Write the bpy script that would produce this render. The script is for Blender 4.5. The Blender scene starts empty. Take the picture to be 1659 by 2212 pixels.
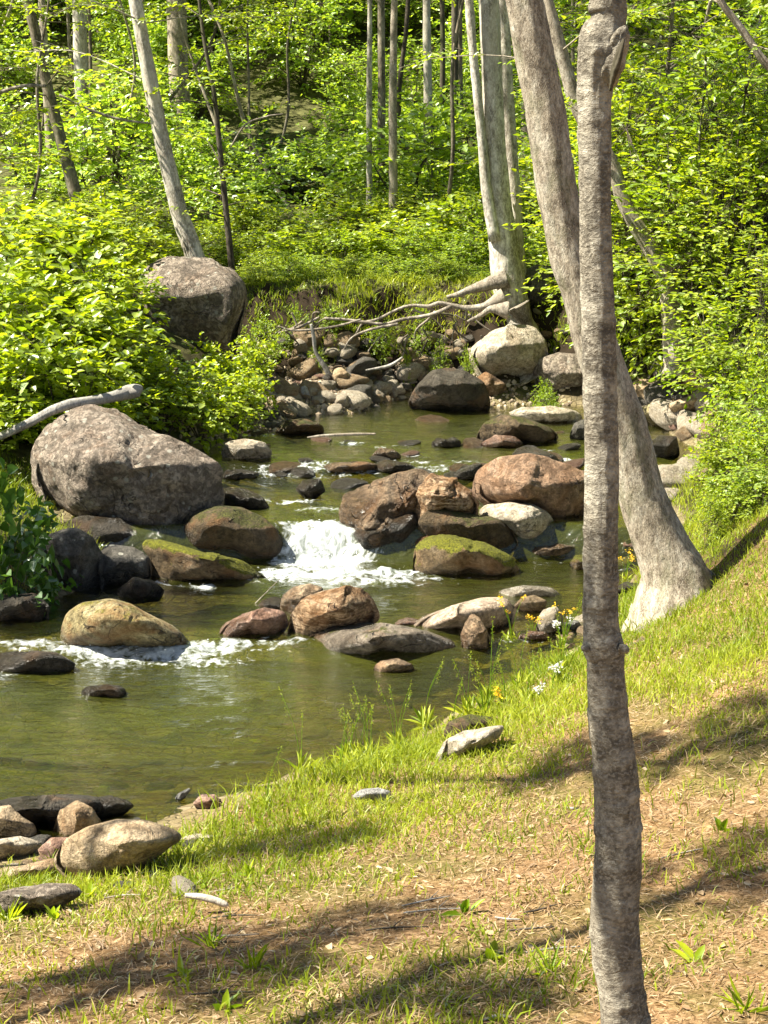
import bpy, bmesh, math
import numpy as np
PI = math.pi
R = math.radians
sc = bpy.context.scene
COL = sc.collection
rng = np.random.default_rng(7)

# ------------------------------------------------------------------ camera model
F = 3700.0; CZ = 2.6; PITCH = math.atan(806 / F)
SP, CP = math.sin(PITCH), math.cos(PITCH)
CAM = np.array([0, 0, CZ])
FW = np.array([0, CP, -SP]); UPV = np.array([0, SP, CP]); RT = np.array([1.0, 0, 0])

def ray(U, V):
    return FW * F + RT * (U - 829.5) + UPV * (1106 - V)
def at_y(U, V, y):
    d = ray(U, V); return CAM + d * (y / d[1])
def at_z(U, V, z):
    d = ray(U, V); return CAM + d * ((z - CZ) / d[2])

# ------------------------------------------------------------------ noise
def _h(ix, iy, iz, s):
    n = (ix * 374761393 + iy * 668265263 + iz * 2147483647 + s * 974634777) & 0xffffffff
    n = ((n ^ (n >> 13)) * 1274126177) & 0xffffffff
    n = ((n ^ (n >> 16)) * 2246822519) & 0xffffffff
    return ((n ^ (n >> 15)) & 0xffff) / 32767.5 - 1.0
def vn(P, s=0):
    P = np.asarray(P, float); i = np.floor(P).astype(np.int64); f = P - i
    f = f * f * f * (f * (f * 6 - 15) + 10)
    x, y, z = i[..., 0], i[..., 1], i[..., 2]; a, b, c = f[..., 0], f[..., 1], f[..., 2]
    def L(p, q, t): return p + (q - p) * t
    return L(L(L(_h(x, y, z, s), _h(x+1, y, z, s), a), L(_h(x, y+1, z, s), _h(x+1, y+1, z, s), a), b),
             L(L(_h(x, y, z+1, s), _h(x+1, y, z+1, s), a), L(_h(x, y+1, z+1, s), _h(x+1, y+1, z+1, s), a), b), c)
def fbm(P, s=0, o=4, g=.5):
    t = 0; a = 1; P = np.asarray(P, float)
    for k in range(o):
        t = t + a * vn(P * (2.03 ** k) + 17.3 * k, s + k); a *= g
    return t
def sst(a, b, x):
    t = np.clip((x - a) / (b - a), 0, 1); return t * t * (3 - 2 * t)

# ------------------------------------------------------------------ terrain & water level
CPX = [  # U, V, z
 (0,2212,.62),(400,2212,.66),(830,2212,.72),(1250,2212,.74),(1659,2212,.8),
 (0,2060,.42),(400,2020,.47),(830,2000,.55),(1250,2000,.62),(1659,2000,.7),
 (60,1950,.22),(250,1900,.2),(450,1812,.12),(560,1770,.1),(640,1700,.08),(800,1690,.12),(930,1640,.12),(1040,1570,.14),(1130,1490,.12),
 (1250,1420,.1),(1370,1345,.12),(640,1850,.3),(900,1800,.36),(1250,1700,.42),(1659,1750,.62),(1250,1550,.3),(1450,1450,.4),
 (1659,1500,.62),(1450,1330,.3),(1560,1250,.45),(1659,1190,.62),(1520,1200,.4),
 (100,1600,-.3),(400,1550,-.35),(700,1560,-.3),(900,1500,-.22),(1050,1440,-.1),(200,1740,-.16),(480,1700,-.1),(30,1830,-.02),(200,1860,.08),(30,1900,.1),
 (100,1430,-.05),(400,1400,-.05),(800,1420,-.16),(1000,1400,-.1),(1150,1360,0),
 (300,1300,-.15),(700,1290,-.15),(1000,1270,-.12),(1200,1250,-.08),(1300,1300,-.02),
 (680,1235,-.15),(660,1140,.12),(900,1150,.1),(1150,1100,.2),(600,1050,.18),(850,1040,.2),(1300,1180,.05),(1380,1230,.02),
 (700,960,.18),(950,920,.2),(1150,890,.22),(1250,930,.2),(1420,960,.25),(1450,1080,.15),
 (250,1150,.2),(100,1250,.12),(100,1080,.35),(0,1300,.05),(-60,1400,-.02),(300,900,.6),(460,910,.45),(-60,1130,.4),
 (600,905,.43),(750,870,.45),(850,830,.5),(950,840,.45),(650,800,.6),(1050,872,.4),(560,930,.4),
 (100,800,.9),(300,780,.95),(0,700,1.25),(300,650,1.25),(430,740,.95),
 (1400,860,.55),(1490,840,.7),(1600,950,.7),(1510,1000,.45),(1560,1090,.5),(1659,1110,.7)]
CPW = [(x_, y_ + .12 * math.sin(x_ * 4), z_) for x_ in (-1.3,-.9,-.5,-.1,.3,.7,1.1,1.5) for y_, z_ in ((14.95,.68),(15.12,.92),(15.3,1.17),(16.2,1.25))] + [(-2.2,15.2,1.15),(2.2,15.2,1.0),(0,17.5,1.35),(-9,20,2.0),(0,21,1.6),(9,20,2.2),(-16,32,3.2),(0,32,2.6),(16,32,4.2),(-9,13,1.5),(-5,12,1.2),(9,12,2.4),(4.5,13,1.0),(5,17,1.2),(7,9,1.6),
 (-4.5,6,-.2),(-8,4.5,-.2),(-14,3,-.2),(-5,9,.9),(-9,8,1.2),(-14,8,1.5),(-4,3.5,.4),(-9,1,.6),(0,0,.95),(4,0,1.05),(-3,0,.7),(4,4,1.0),(8,4,1.3),(14,4,2),(14,12,3),
 (0,-12,1.2),(-12,-10,.9),(12,-10,1.8),(-3.2,7.5,-.15),(-3.2,8.8,.2)]
def _cp():
    a = []
    for U, V, z in CPX:
        p = at_z(U, V, z); a.append((p[0], p[1], z))
    return np.array(a + CPW, float)
CPTS = _cp()
KC = .22
def _phi(r2): return np.sqrt(r2 + KC * KC)
_d2 = ((CPTS[:, None, :2] - CPTS[None, :, :2]) ** 2).sum(-1)
_n = len(CPTS)
_A = np.zeros((_n + 3, _n + 3)); _A[:_n, :_n] = _phi(_d2) - np.eye(_n) * 0.02
_A[:_n, _n] = 1; _A[:_n, _n+1:] = CPTS[:, :2]; _A[_n, :_n] = 1; _A[_n+1:, :_n] = CPTS[:, :2].T
_W = np.linalg.solve(_A, np.r_[CPTS[:, 2], 0, 0, 0])
def hgt(x, y):
    x = np.asarray(x, float); y = np.asarray(y, float); sh = x.shape
    xf, yf = x.ravel(), y.ravel(); out = np.empty(xf.shape)
    for i in range(0, len(xf), 20000):
        a, b = xf[i:i+20000], yf[i:i+20000]
        xc = np.clip(a, -15, 15); yc = np.clip(b, -10, 32)
        d2 = (xc[:, None] - CPTS[None, :, 0]) ** 2 + (yc[:, None] - CPTS[None, :, 1]) ** 2
        z = _phi(d2) @ _W[:_n] + _W[_n] + _W[_n+1] * xc + _W[_n+2] * yc
        z = z + np.maximum(b - 26, 0) * .32 - np.maximum(b - 75, 0) * .2 + np.maximum(np.abs(a) - 15, 0) * .12
        out[i:i+20000] = z
    P = np.stack([xf * 1.7, yf * 1.7, xf * 0 + 3.1], -1)
    P2 = P * 5.1
    bk = sst(14.7, 15.0, yf) * sst(15.9, 15.4, yf) * sst(3.2, 2.4, np.abs(xf))
    out = out + .022 * fbm(P, 3, 3) + .006 * fbm(P2, 9, 3) + bk * .07 * fbm(P * 4.2, 19, 4, .6)
    return out.reshape(sh)
def wlev(x, y):
    x = np.asarray(x, float); y = np.asarray(y, float)
    z = .055 * sst(8.25, 8.6, y + .06 * np.sin(3 * x)) + .215 * sst(10.2, 10.36, y + .05 * np.sin(4 * x + 1)) \
        + .11 * sst(11.35, 11.95, y + .1 * np.sin(2.5 * x))
    return z
def surf(x, y): return np.maximum(hgt(x, y), wlev(x, y))
def hit(U, V, y0=2.5, y1=40):
    d = ray(U, V); ys = np.concatenate([np.arange(y0, 18, .03), np.arange(18, y1, .15)])
    P = CAM[None] + d[None] * (ys[:, None] / d[1])
    s = surf(P[:, 0], P[:, 1]); k = np.argmax(P[:, 2] < s)
    if P[k, 2] >= s[k]: k = len(ys) - 1
    return P[k]

# ------------------------------------------------------------------ mesh helpers
def mesh(name, V, faces, mat=None, attrs=None, smooth=True):
    me = bpy.data.meshes.new(name)
    V = np.asarray(V, np.float32); me.vertices.add(len(V)); me.vertices.foreach_set('co', V.ravel())
    if not isinstance(faces, (list, tuple)): faces = [faces]
    faces = [np.asarray(f, np.int32) for f in faces if len(f)]
    li = np.concatenate([f.ravel() for f in faces]); tot = np.concatenate([np.full(len(f), f.shape[1]) for f in faces])
    st = np.concatenate([[0], np.cumsum(tot)[:-1]]).astype(np.int32)
    me.loops.add(len(li)); me.loops.foreach_set('vertex_index', li)
    me.polygons.add(len(tot)); me.polygons.foreach_set('loop_start', st); me.polygons.foreach_set('loop_total', tot.astype(np.int32))
    me.polygons.foreach_set('use_smooth', np.full(len(tot), smooth))
    me.update(calc_edges=True)
    for k, a in (attrs or {}).items():
        at = me.attributes.new(k, 'FLOAT', 'POINT'); at.data.foreach_set('value', np.asarray(a, np.float32))
    if mat: me.materials.append(mat)
    return me
def link(name, me, loc=(0, 0, 0), parent=None, rz=0, scale=None):
    o = bpy.data.objects.new(name, me); COL.objects.link(o); o.location = loc
    if rz: o.rotation_euler = (0, 0, rz)
    if scale is not None: o.scale = (scale,) * 3 if np.isscalar(scale) else scale
    if parent: o.parent = parent
    return o
def tag(o, label=None, cat=None, group=None, kind=None):
    if label: o['label'] = label
    if cat: o['category'] = cat
    if group: o['group'] = group
    if kind: o['kind'] = kind
    return o
def copy_tree(o, parent=None):
    c = o.copy(); COL.objects.link(c)
    if parent: c.parent = parent
    for ch in KIDS.get(o.name, []): copy_tree(ch, c)
    return c
KIDS = {}
def child(name, me, parent):
    o = link(name, me, parent=parent); KIDS.setdefault(parent.name, []).append(o); return o

def grid_faces(nu, nv, wrap=False):
    i = np.arange(nv - 1)[:, None]; j = np.arange(nu if wrap else nu - 1)[None]
    a = i * nu + j; b = i * nu + (j + 1) % nu; c = b + nu; d = a + nu
    return np.stack([a, b, c, d], -1).reshape(-1, 4)
def catmull(P, n):
    P = np.asarray(P, float); m = len(P)
    Q = np.vstack([2 * P[0] - P[1], P, 2 * P[-1] - P[-2]])
    t = np.linspace(0, m - 1 - 1e-6, n); i = t.astype(int); f = (t - i)[:, None]
    p0, p1, p2, p3 = Q[i], Q[i+1], Q[i+2], Q[i+3]
    return .5 * (2*p1 + (p2-p0)*f + (2*p0-5*p1+4*p2-p3)*f**2 + (3*p1-p0-3*p2+p3)*f**3)
def tube(P, r, nseg=8, n=None, amp=0, seed=0, fr=(6, 6), wrinkle=0):
    """P (m,3), r (m,). returns V, [quads, tris]"""
    P = np.asarray(P, float); r = np.asarray(r, float)
    if n: 
        q = catmull(np.c_[P, r], n); P, r = q[:, :3], np.maximum(q[:, 3], .0005)
    T = np.gradient(P, axis=0); T /= np.linalg.norm(T, axis=1, keepdims=True) + 1e-9
    ref = np.array([0, 1.0, 0]) if abs(T[0, 1]) < .8 else np.array([1.0, 0, 0])
    X = np.cross(ref, T); X /= np.linalg.norm(X, axis=1, keepdims=True) + 1e-9; Y = np.cross(T, X)
    a = np.linspace(0, 2 * PI, nseg, endpoint=False)
    D = X[:, None] * np.cos(a)[None, :, None] + Y[:, None] * np.sin(a)[None, :, None]
    rr = np.repeat(r[:, None], nseg, 1)
    if amp:
        N = np.stack([np.cos(a)[None] * 1.0 + 0 * rr, np.sin(a)[None] + 0 * rr, 0 * rr], -1) * fr[0]
        L = np.r_[0, np.cumsum(np.linalg.norm(np.diff(P, axis=0), axis=1))]
        N[..., 2] = L[:, None] * fr[1]
        rr = rr * (1 + amp * fbm(N + seed * 7.7, seed, 4, .6))
        if wrinkle:
            N2 = N.copy(); N2[..., 0] *= .6; N2[..., 1] *= .6; N2[..., 2] *= 7
            w = vn(N2 + 40, seed + 5); rr = rr * (1 + wrinkle * sst(.25, .8, w))
    V = P[:, None] + D * rr[..., None]
    m = len(P); V = V.reshape(-1, 3)
    V = np.vstack([V, P[0], P[-1]])
    q = grid_faces(nseg, m, True)
    k = np.arange(nseg); t1 = np.stack([np.full(nseg, m*nseg), (k+1) % nseg, k], -1)
    t2 = np.stack([np.full(nseg, m*nseg+1), (m-1)*nseg + k, (m-1)*nseg + (k+1) % nseg], -1)
    return V, q, np.vstack([t1, t2])
class MB:
    def __init__(s): s.V = []; s.Q = []; s.T = []; s.n = 0
    def add(s, V, q=None, t=None):
        s.V.append(V)
        if q is not None and len(q): s.Q.append(np.asarray(q) + s.n)
        if t is not None and len(t): s.T.append(np.asarray(t) + s.n)
        s.n += len(V); return s
    def build(s, name, mat, smooth=True):
        V = np.vstack(s.V); f = []
        if s.Q: f.append(np.vstack(s.Q))
        if s.T: f.append(np.vstack(s.T))
        return mesh(name, V, f, mat, smooth=smooth)

# ------------------------------------------------------------------ node helpers
def newmat(name):
    m = bpy.data.materials.new(name); m.use_nodes = True; nt = m.node_tree; nt.nodes.clear()
    out = nt.nodes.new('ShaderNodeOutputMaterial')
    return m, nt, out
class NT:
    def __init__(s, nt): s.nt = nt
    def n(s, t, **k):
        x = s.nt.nodes.new('ShaderNode' + t)
        for a, b in k.items(): setattr(x, a, b)
        return x
    def set(s, sock, v):
        if isinstance(v, bpy.types.NodeSocket): s.nt.links.new(v, sock)
        else:
            if isinstance(v, (tuple, list)) and len(v) == 3 and sock.type == 'RGBA': v = (*v, 1)
            sock.default_value = v
    def coord(s, kind='Object', scale=(1, 1, 1), rnd=True):
        c = s.n('TexCoord').outputs[kind] if kind != 'World' else s.n('NewGeometry').outputs['Position']
        mp = s.n('Mapping'); s.set(mp.inputs['Vector'], c); mp.inputs['Scale'].default_value = scale
        if rnd:
            oi = s.n('ObjectInfo'); m = s.n('Math', operation='MULTIPLY'); s.set(m.inputs[0], oi.outputs['Random']); m.inputs[1].default_value = 37.
            cx = s.n('CombineXYZ')
            for i in range(3): s.set(cx.inputs[i], m.outputs[0])
            s.set(mp.inputs['Location'], cx.outputs[0])
        return mp.outputs[0]
    def noise(s, v, sc_, det=6, rough=.6, dist=0.):
        x = s.n('TexNoise'); s.set(x.inputs['Vector'], v); x.inputs['Scale'].default_value = sc_
        x.inputs['Detail'].default_value = det; x.inputs['Roughness'].default_value = rough; x.inputs['Distortion'].default_value = dist
        return x.outputs['Fac']
    def vor(s, v, sc_, feat='F1', rnd=1.):
        x = s.n('TexVoronoi', feature=feat); s.set(x.inputs['Vector'], v); x.inputs['Scale'].default_value = sc_; x.inputs['Randomness'].default_value = rnd
        return x
    def ramp(s, f, a, b, ca=(0, 0, 0), cb=(1, 1, 1)):
        x = s.n('ValToRGB'); s.set(x.inputs[0], f); e = x.color_ramp.elements
        e[0].position = a; e[1].position = b; e[0].color = (*ca, 1); e[1].color = (*cb, 1); return x.outputs[0]
    def ramps(s, f, stops):
        x = s.n('ValToRGB'); s.set(x.inputs[0], f); e = x.color_ramp.elements
        while len(e) < len(stops): e.new(.5)
        for k, (p, c) in enumerate(stops): e[k].position = p; e[k].color = (*c, 1)
        return x.outputs[0]
    def mix(s, f, a, b, mode='MIX'):
        x = s.n('Mix', data_type='RGBA', blend_type=mode); s.set(x.inputs[0], f); s.set(x.inputs[6], a); s.set(x.inputs[7], b); return x.outputs[2]
    def math(s, op, a, b=0., clamp=False):
        x = s.n('Math', operation=op); x.use_clamp = clamp; s.set(x.inputs[0], a); s.set(x.inputs[1], b); return x.outputs[0]
    def attr(s, name): return s.n('Attribute', attribute_name=name).outputs['Fac']
    def bump(s, h, st=.5, d=.02, nrm=None):
        x = s.n('Bump'); s.set(x.inputs['Height'], h); x.inputs['Strength'].default_value = st; x.inputs['Distance'].default_value = d
        if nrm: s.set(x.inputs['Normal'], nrm)
        return x.outputs[0]
    def pbsdf(s, col, rough=.8, nrm=None, spec=.3):
        x = s.n('BsdfPrincipled'); s.set(x.inputs['Base Color'], col); s.set(x.inputs['Roughness'], rough)
        x.inputs['Specular IOR Level'].default_value = spec
        if nrm: s.set(x.inputs['Normal'], nrm)
        return x.outputs[0]

def rock_mat(name, a, b, c, sc_=3., moss=0., mossc=(.07, .075, .008), lichen=0., bands=0., bump=.5, stain=.35, speck=0.):
    m, nt, out = newmat(name); N = NT(nt)
    v = N.coord('Object'); sc_ = sc_ * 2.2; n1 = N.noise(v, sc_, 6, .68, .6); n2 = N.noise(v, sc_ * 4, 5, .75, .3); n3 = N.noise(v, sc_ * 14, 4, .75)
    col = N.ramps(n1, [(.3, a), (.5, b), (.72, c)])
    col = N.mix(N.ramp(n2, .42, .62), col, N.mix(.75, col, tuple(x * .4 for x in a)))
    col = N.mix(N.ramp(n3, .42, .6), N.mix(.35, col, (.02, .018, .014)), col)
    if bands:
        vb = N.coord('Object', (1.2, 1, 3.5)); w = N.noise(vb, sc_ * 1.6, 5, .6, 1.6)
        col = N.mix(N.math('MULTIPLY', N.ramp(w, .48, .56), bands), col, tuple(x * .35 for x in a))
    if stain:   # iron stain low down and in patches
        col = N.mix(N.math('MULTIPLY', N.ramp(N.noise(v, sc_ * .6, 4, .6, .5), .52, .66), stain), col, (.22, .09, .02))
    if speck:
        for vs_, k_ in ((26., .8), (60., .7)):
            vq = N.n('TexVoronoi'); N.set(vq.inputs['Vector'], N.mix(.06, v, N.n('TexNoise').outputs['Color'])); vq.inputs['Scale'].default_value = vs_
            sq = N.n('SeparateColor'); N.set(sq.inputs[0], vq.outputs['Color'])
            pat = N.ramp(N.noise(v, sc_ * .5, 4, .6), .38, .6)
            col = N.mix(N.math('MULTIPLY', N.math('MULTIPLY', N.ramp(sq.outputs[0], .62, .66), pat), speck * k_), col, (.5, .42, .33))
            col = N.mix(N.math('MULTIPLY', N.ramp(sq.outputs[1], .62, .66), speck * k_), col, (.07, .055, .04))
    if lichen:
        vo = N.vor(v, 16.); sz = N.math('SUBTRACT', .42, vo.outputs['Distance'])
        pick = N.ramp(N.n('SeparateColor').outputs[0], 0, 1)
        s_ = N.n('SeparateColor'); N.set(s_.inputs[0], vo.outputs['Color']); 
        l = N.math('MULTIPLY', N.ramp(N.math('ADD', vo.outputs['Distance'], N.math('MULTIPLY', n3, .35)), .38, .44, (1, 1, 1), (0, 0, 0)), N.ramp(s_.outputs[0], 1 - lichen * 1.4, 1.02 - lichen * 1.4))
        col = N.mix(N.math('MULTIPLY', l, .8), col, (.42, .40, .33))
    if moss:
        g = N.n('NewGeometry'); sx = N.n('SeparateXYZ'); N.set(sx.inputs[0], g.outputs['Normal'])
        mm = N.math('ADD', N.math('MULTIPLY', sx.outputs[2], .35), N.noise(v, 9., 6, .75))
        mf = N.ramp(mm, .98 - moss * .42, 1.1 - moss * .42)
        mc = N.mix(N.ramp(n3, .35, .65), tuple(x * .3 for x in mossc), tuple(x * 2.0 for x in mossc))
        col = N.mix(mf, col, mc)
    wet = N.attr('wet')
    col = N.mix(N.math('MULTIPLY', wet, .72), col, N.mix(.75, col, (.012, .009, .005)))
    ro = N.math('SUBTRACT', .88, N.math('MULTIPLY', wet, .68))
    hh = N.math('ADD', N.math('MULTIPLY', n1, .8), N.math('ADD', N.math('MULTIPLY', n2, .5), N.math('MULTIPLY', n3, .28)))
    cv = N.mix(.22, v, N.n('TexNoise').outputs['Color']); ck = N.vor(cv, sc_ * .55, 'DISTANCE_TO_EDGE').outputs['Distance']
    crk = N.math('MULTIPLY', N.ramp(ck, .0, .014, (1, 1, 1), (0, 0, 0)), N.ramp(N.noise(v, sc_ * .45, 3, .5), .48, .58))
    col = N.mix(N.math('MULTIPLY', crk, .55), col, (.012, .009, .006))
    hh = N.math('SUBTRACT', hh, N.math('MULTIPLY', crk, .6))
    nt.links.new(N.pbsdf(col, ro, N.bump(hh, min(1, bump * 1.6), .06), .35), out.inputs[0])
    return m
RM = dict(
 granite=rock_mat('rock_granite', (.20, .155, .115), (.36, .285, .215), (.55, .45, .36), 4., lichen=.3, bump=.9, stain=.2, speck=.65),
 tan=rock_mat('rock_tan', (.28, .18, .09), (.50, .36, .21), (.68, .54, .36), 2.5, bump=.6),
 pale=rock_mat('rock_pale', (.34, .28, .19), (.56, .48, .36), (.74, .67, .54), 3., bump=.5, stain=.15),
 white=rock_mat('rock_white', (.48, .46, .42), (.6, .58, .54), (.72, .7, .66), 6., bump=.6, stain=.05),
 pink=rock_mat('rock_pink', (.20, .10, .07), (.38, .23, .16), (.60, .43, .33), 3., bump=.5, bands=.5, stain=.2),
 brown=rock_mat('rock_brown', (.13, .08, .04), (.32, .21, .12), (.58, .44, .28), 2.5, bump=.8, bands=.5, stain=.5),
 striped=rock_mat('rock_striped', (.26, .14, .06), (.52, .36, .21), (.72, .57, .42), 2.5, bump=.8, bands=.95, stain=.4),
 slab=rock_mat('rock_slab', (.18, .14, .10), (.34, .28, .21), (.52, .44, .34), 3., moss=.3, mossc=(.07, .075, .01), bump=.7, stain=.35),
 rosy=rock_mat('rock_rosy', (.34, .24, .16), (.55, .42, .30), (.70, .58, .45), 2.5, bump=.5, stain=.15),
 russet=rock_mat('rock_russet', (.20, .11, .06), (.40, .25, .15), (.60, .43, .30), 2.5, bump=.7, stain=.3),
 dark=rock_mat('rock_dark', (.045, .035, .02), (.085, .07, .05), (.15, .13, .10), 3.5, bump=.7, stain=.25),
 grey=rock_mat('rock_grey', (.09, .08, .06), (.16, .145, .12), (.26, .24, .2), 3., bump=.6, lichen=.2, stain=.1),
 mossdark=rock_mat('rock_moss_dark', (.07, .045, .02), (.13, .09, .045), (.24, .17, .10), 3., moss=.62, mossc=(.05, .05, .008), bump=.8),
 moss=rock_mat('rock_moss', (.14, .09, .04), (.26, .18, .09), (.40, .31, .2), 3., moss=1.15, mossc=(.10, .10, .004), bump=.9, stain=.4),
 egg=rock_mat('rock_egg', (.20, .15, .05), (.45, .37, .18), (.68, .60, .38), 3., moss=.42, mossc=(.13, .11, .015), bump=.7, stain=.6),
)

# ------------------------------------------------------------------ rocks
_ico = {}
def ico(sub):
    if sub not in _ico:
        bm = bmesh.new(); bmesh.ops.create_icosphere(bm, subdivisions=sub, radius=1)
        _ico[sub] = (np.array([v.co[:] for v in bm.verts]), np.array([[v.index for v in f.verts] for f in bm.faces])); bm.free()
    return _ico[sub]
def radial(poly, c, n=96):
    P = np.asarray(poly, float) - c; Q = np.roll(P, -1, 0); out = np.zeros(n)
    for k in range(n):
        a = 2 * PI * k / n; d = np.array([math.cos(a), math.sin(a)]); best = 0
        E = Q - P; den = d[0] * E[:, 1] - d[1] * E[:, 0]; den[np.abs(den) < 1e-9] = 1e-9
        t = (P[:, 0] * E[:, 1] - P[:, 1] * E[:, 0]) / den; u = (P[:, 0] * d[1] - P[:, 1] * d[0]) / den
        ok = (u >= -1e-6) & (u <= 1 + 1e-6) & (t > 0)
        out[k] = t[ok].max() if ok.any() else np.nan
    bad = np.isnan(out)
    if bad.any(): out[bad] = np.interp(np.flatnonzero(bad), np.flatnonzero(~bad), out[~bad])
    return (np.roll(out, 1) + 2 * out + np.roll(out, -1)) / 4
_rs = [100]
ROCKS = []
def rock(label, mat, poly, depth=.85, sub=5, facets=9, rough=.07, dy=0., name='rock', cat='rock', ext=1.35, group=None, wetb=.11, fk=(.5, .82), ridge=0., under=1.25):
    _rs[0] += 1; g = np.random.default_rng(_rs[0])
    poly = np.asarray(poly, float); c = (poly.min(0) + poly.max(0)) / 2
    ub = c[0]; b = hit(ub, poly[:, 1].max())
    poly = c + (poly - c) * 1.05; wpx, hpx = np.ptp(poly, axis=0)
    dist = (b - CAM) @ FW; mpp = dist / F
    hd = depth * .5 * (wpx * .55 + hpx * .75) * mpp
    dist += hd * .3 + dy; mpp = dist / F
    fwd = ray(c[0], c[1]); C = CAM + fwd * (dist / F); fu = fwd / np.linalg.norm(fwd)
    rt = RT; up = np.cross(rt, fu); up /= np.linalg.norm(up)
    D, Fc = ico(sub); p = D.copy()
    for k in range(facets):
        n = g.normal(size=3); n[2] = -abs(n[2]) * .9 - .35; n /= np.linalg.norm(n)
        kk = g.uniform(*fk); d = p @ n - kk; p = p - np.maximum(d, 0)[:, None] * n * .93
    # axes: p0 right, p1 up, p2 forward
    rad = radial(np.c_[poly[:, 0], -poly[:, 1]], np.array([c[0], -c[1]]))
    ang = np.arctan2(p[:, 1], p[:, 0]); k = (ang / (2 * PI) * 96) % 96; i = k.astype(int); f = k - i
    Rr = rad[i % 96] * (1 - f) + rad[(i + 1) % 96] * f
    rho = np.hypot(p[:, 0], p[:, 1]); kb = ((ang / (2 * PI) * 36) % 36).astype(int); mr = np.zeros(36); np.maximum.at(mr, kb, rho)
    mr = np.maximum(mr, .5); mk2 = np.interp((ang / (2 * PI) * 36) % 36, np.arange(-1, 38) + .5, np.r_[mr[-1], mr, mr[:2]]); rho = np.minimum(rho / mk2, 1.04); size = math.sqrt(wpx * hpx) * mpp * .5
    a = Rr * np.cos(ang) * rho * mpp; bb = Rr * np.sin(ang) * rho * mpp
    bb = np.where(bb < 0, bb * ext, bb)
    und = np.clip(-p[:, 1] + .15, 0, 1.2) * (p[:, 2] < 0.2) * under
    V = C + rt * a[:, None] + up * bb[:, None] + fu * (p[:, 2] * hd + und * hd * .75)[:, None]
    nd = D @ np.stack([rt, up, fu]); s = _rs[0]
    q = V / size
    inner = .35 + .65 * np.abs(D[:, 2])
    disp = rough * (fbm(q * 1.1 + s, s, 3, .5) + .5 * fbm(q * 4.2 + s, s + 30, 4, .6)); w2 = np.abs(fbm(q * 1.6 + s * 2, s + 50, 3, .5)); disp = disp - .05 * (1 - sst(.0, .09, w2))
    if ridge:
        w = 1 - np.abs(fbm(q * np.array([1.0, 1.0, 1.6]) * .9 + s * 3, s + 9, 3, .5)); disp = disp - ridge * sst(.8, 1.0, w)
    V = V + nd * (disp * inner * size)[:, None]
    zz = V[:, 2] - wlev(V[:, 0], V[:, 1])
    wet = 1 - sst(wetb * .3, wetb * 1.4 + .01, zz + .05 * vn(V * 11, 5))
    o = link(name, mesh(name, V - C, Fc, RM[mat], {'wet': wet}), C)
    tag(o, label, cat, group); ROCKS.append((C, size))
    return o

# --- left bank and falls
rock('huge rough speckled granite boulder under the grey driftwood log on the left bank', 'granite',
 [(70,985),(100,930),(140,890),(190,876),(245,885),(300,920),(345,943),(400,963),(440,985),(475,1010),(480,1060),(472,1100),(430,1120),(400,1155),(330,1178),(250,1175),(190,1140),(110,1105),(80,1050)], .8, 6, 14, .075, wetb=.0, name='boulder', cat='boulder', ridge=.02)
rock('tall boulder with reddish lichened face among bright shrubs beneath the slanting tree', 'granite',
 [(298,610),(330,570),(380,554),(450,562),(500,580),(528,610),(534,650),(520,700),(500,745),(430,765),(350,765),(305,710)], .8, 5, 8, .06, name='boulder', cat='boulder', wetb=0)
rock('pale flat-topped cobble in the water right of the granite boulder', 'pale', [(478,978),(490,956),(530,949),(570,956),(586,975),(578,992),(530,1002),(490,997)], 1.0)
rock('dark rounded boulder with pink patch that the waterfall runs past on its left', 'mossdark',
 [(394,1165),(400,1135),(425,1107),(470,1095),(520,1099),(565,1118),(600,1148),(620,1180),(615,1205),(560,1212),(500,1207),(440,1195),(400,1182)], .95, 5, 3, .03, name='boulder', cat='boulder', fk=(.8, .92))
rock('long wedge of golden moss covered rock left of the white water', 'moss',
 [(312,1165),(340,1161),(370,1173),(430,1192),(500,1206),(535,1218),(570,1238),(608,1252),(560,1262),(450,1267),(350,1264),(330,1242),(328,1210),(312,1188)], .8, 5, 10, .08, wetb=.02)
rock('grey rock with white lichen between the dark boulder and the mossy wedge', 'grey', [(213,1195),(238,1177),(290,1184),(322,1203),(328,1240),(290,1266),(240,1272),(216,1255)], .8, 5, 9)
rock('large shaded grey boulder at the foot of the huge granite boulder', 'grey', [(70,1205),(85,1165),(130,1147),(165,1142),(200,1163),(220,1200),(222,1255),(200,1280),(120,1286),(72,1270)], .8, 5, 9, name='boulder', cat='boulder')
rock('pale stone behind the leaves at the left edge above the shaded boulder', 'pale', [(50,1155),(78,1130),(115,1128),(145,1143),(115,1172),(60,1178)], .8, 4, dy=.3)
rock('low dark rock at the left edge of the middle pool', 'dark', [(-40,1300),(0,1288),(40,1284),(75,1279),(107,1310),(102,1338),(40,1348),(-40,1348)], .8)
rock('small wet dark stone in front of the mossy wedge', 'dark', [(252,1275),(290,1247),(330,1254),(355,1275),(342,1292),(270,1297)], .8, 4)
rock('egg shaped sunlit boulder with olive moss in the riffle', 'egg',
 [(136,1362),(150,1325),(180,1304),(240,1296),(282,1306),(312,1323),(350,1341),(390,1362),(414,1382),(380,1394),(300,1404),(220,1403),(160,1393),(137,1380)], .95, 5, 4, .035, name='boulder', cat='boulder', fk=(.8, .92), wetb=.07)
rock('dark flat stone at the left edge below the riffle', 'dark', [(-40,1432),(10,1410),(60,1407),(120,1411),(168,1436),(140,1452),(60,1460),(-40,1458)], .9, 4, wetb=.15)
rock('small black stone barely breaking the near pool surface', 'dark', [(174,1495),(190,1483),(230,1478),(265,1484),(274,1500),(250,1510),(190,1508)], 1., 4, wetb=.2)
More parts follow.
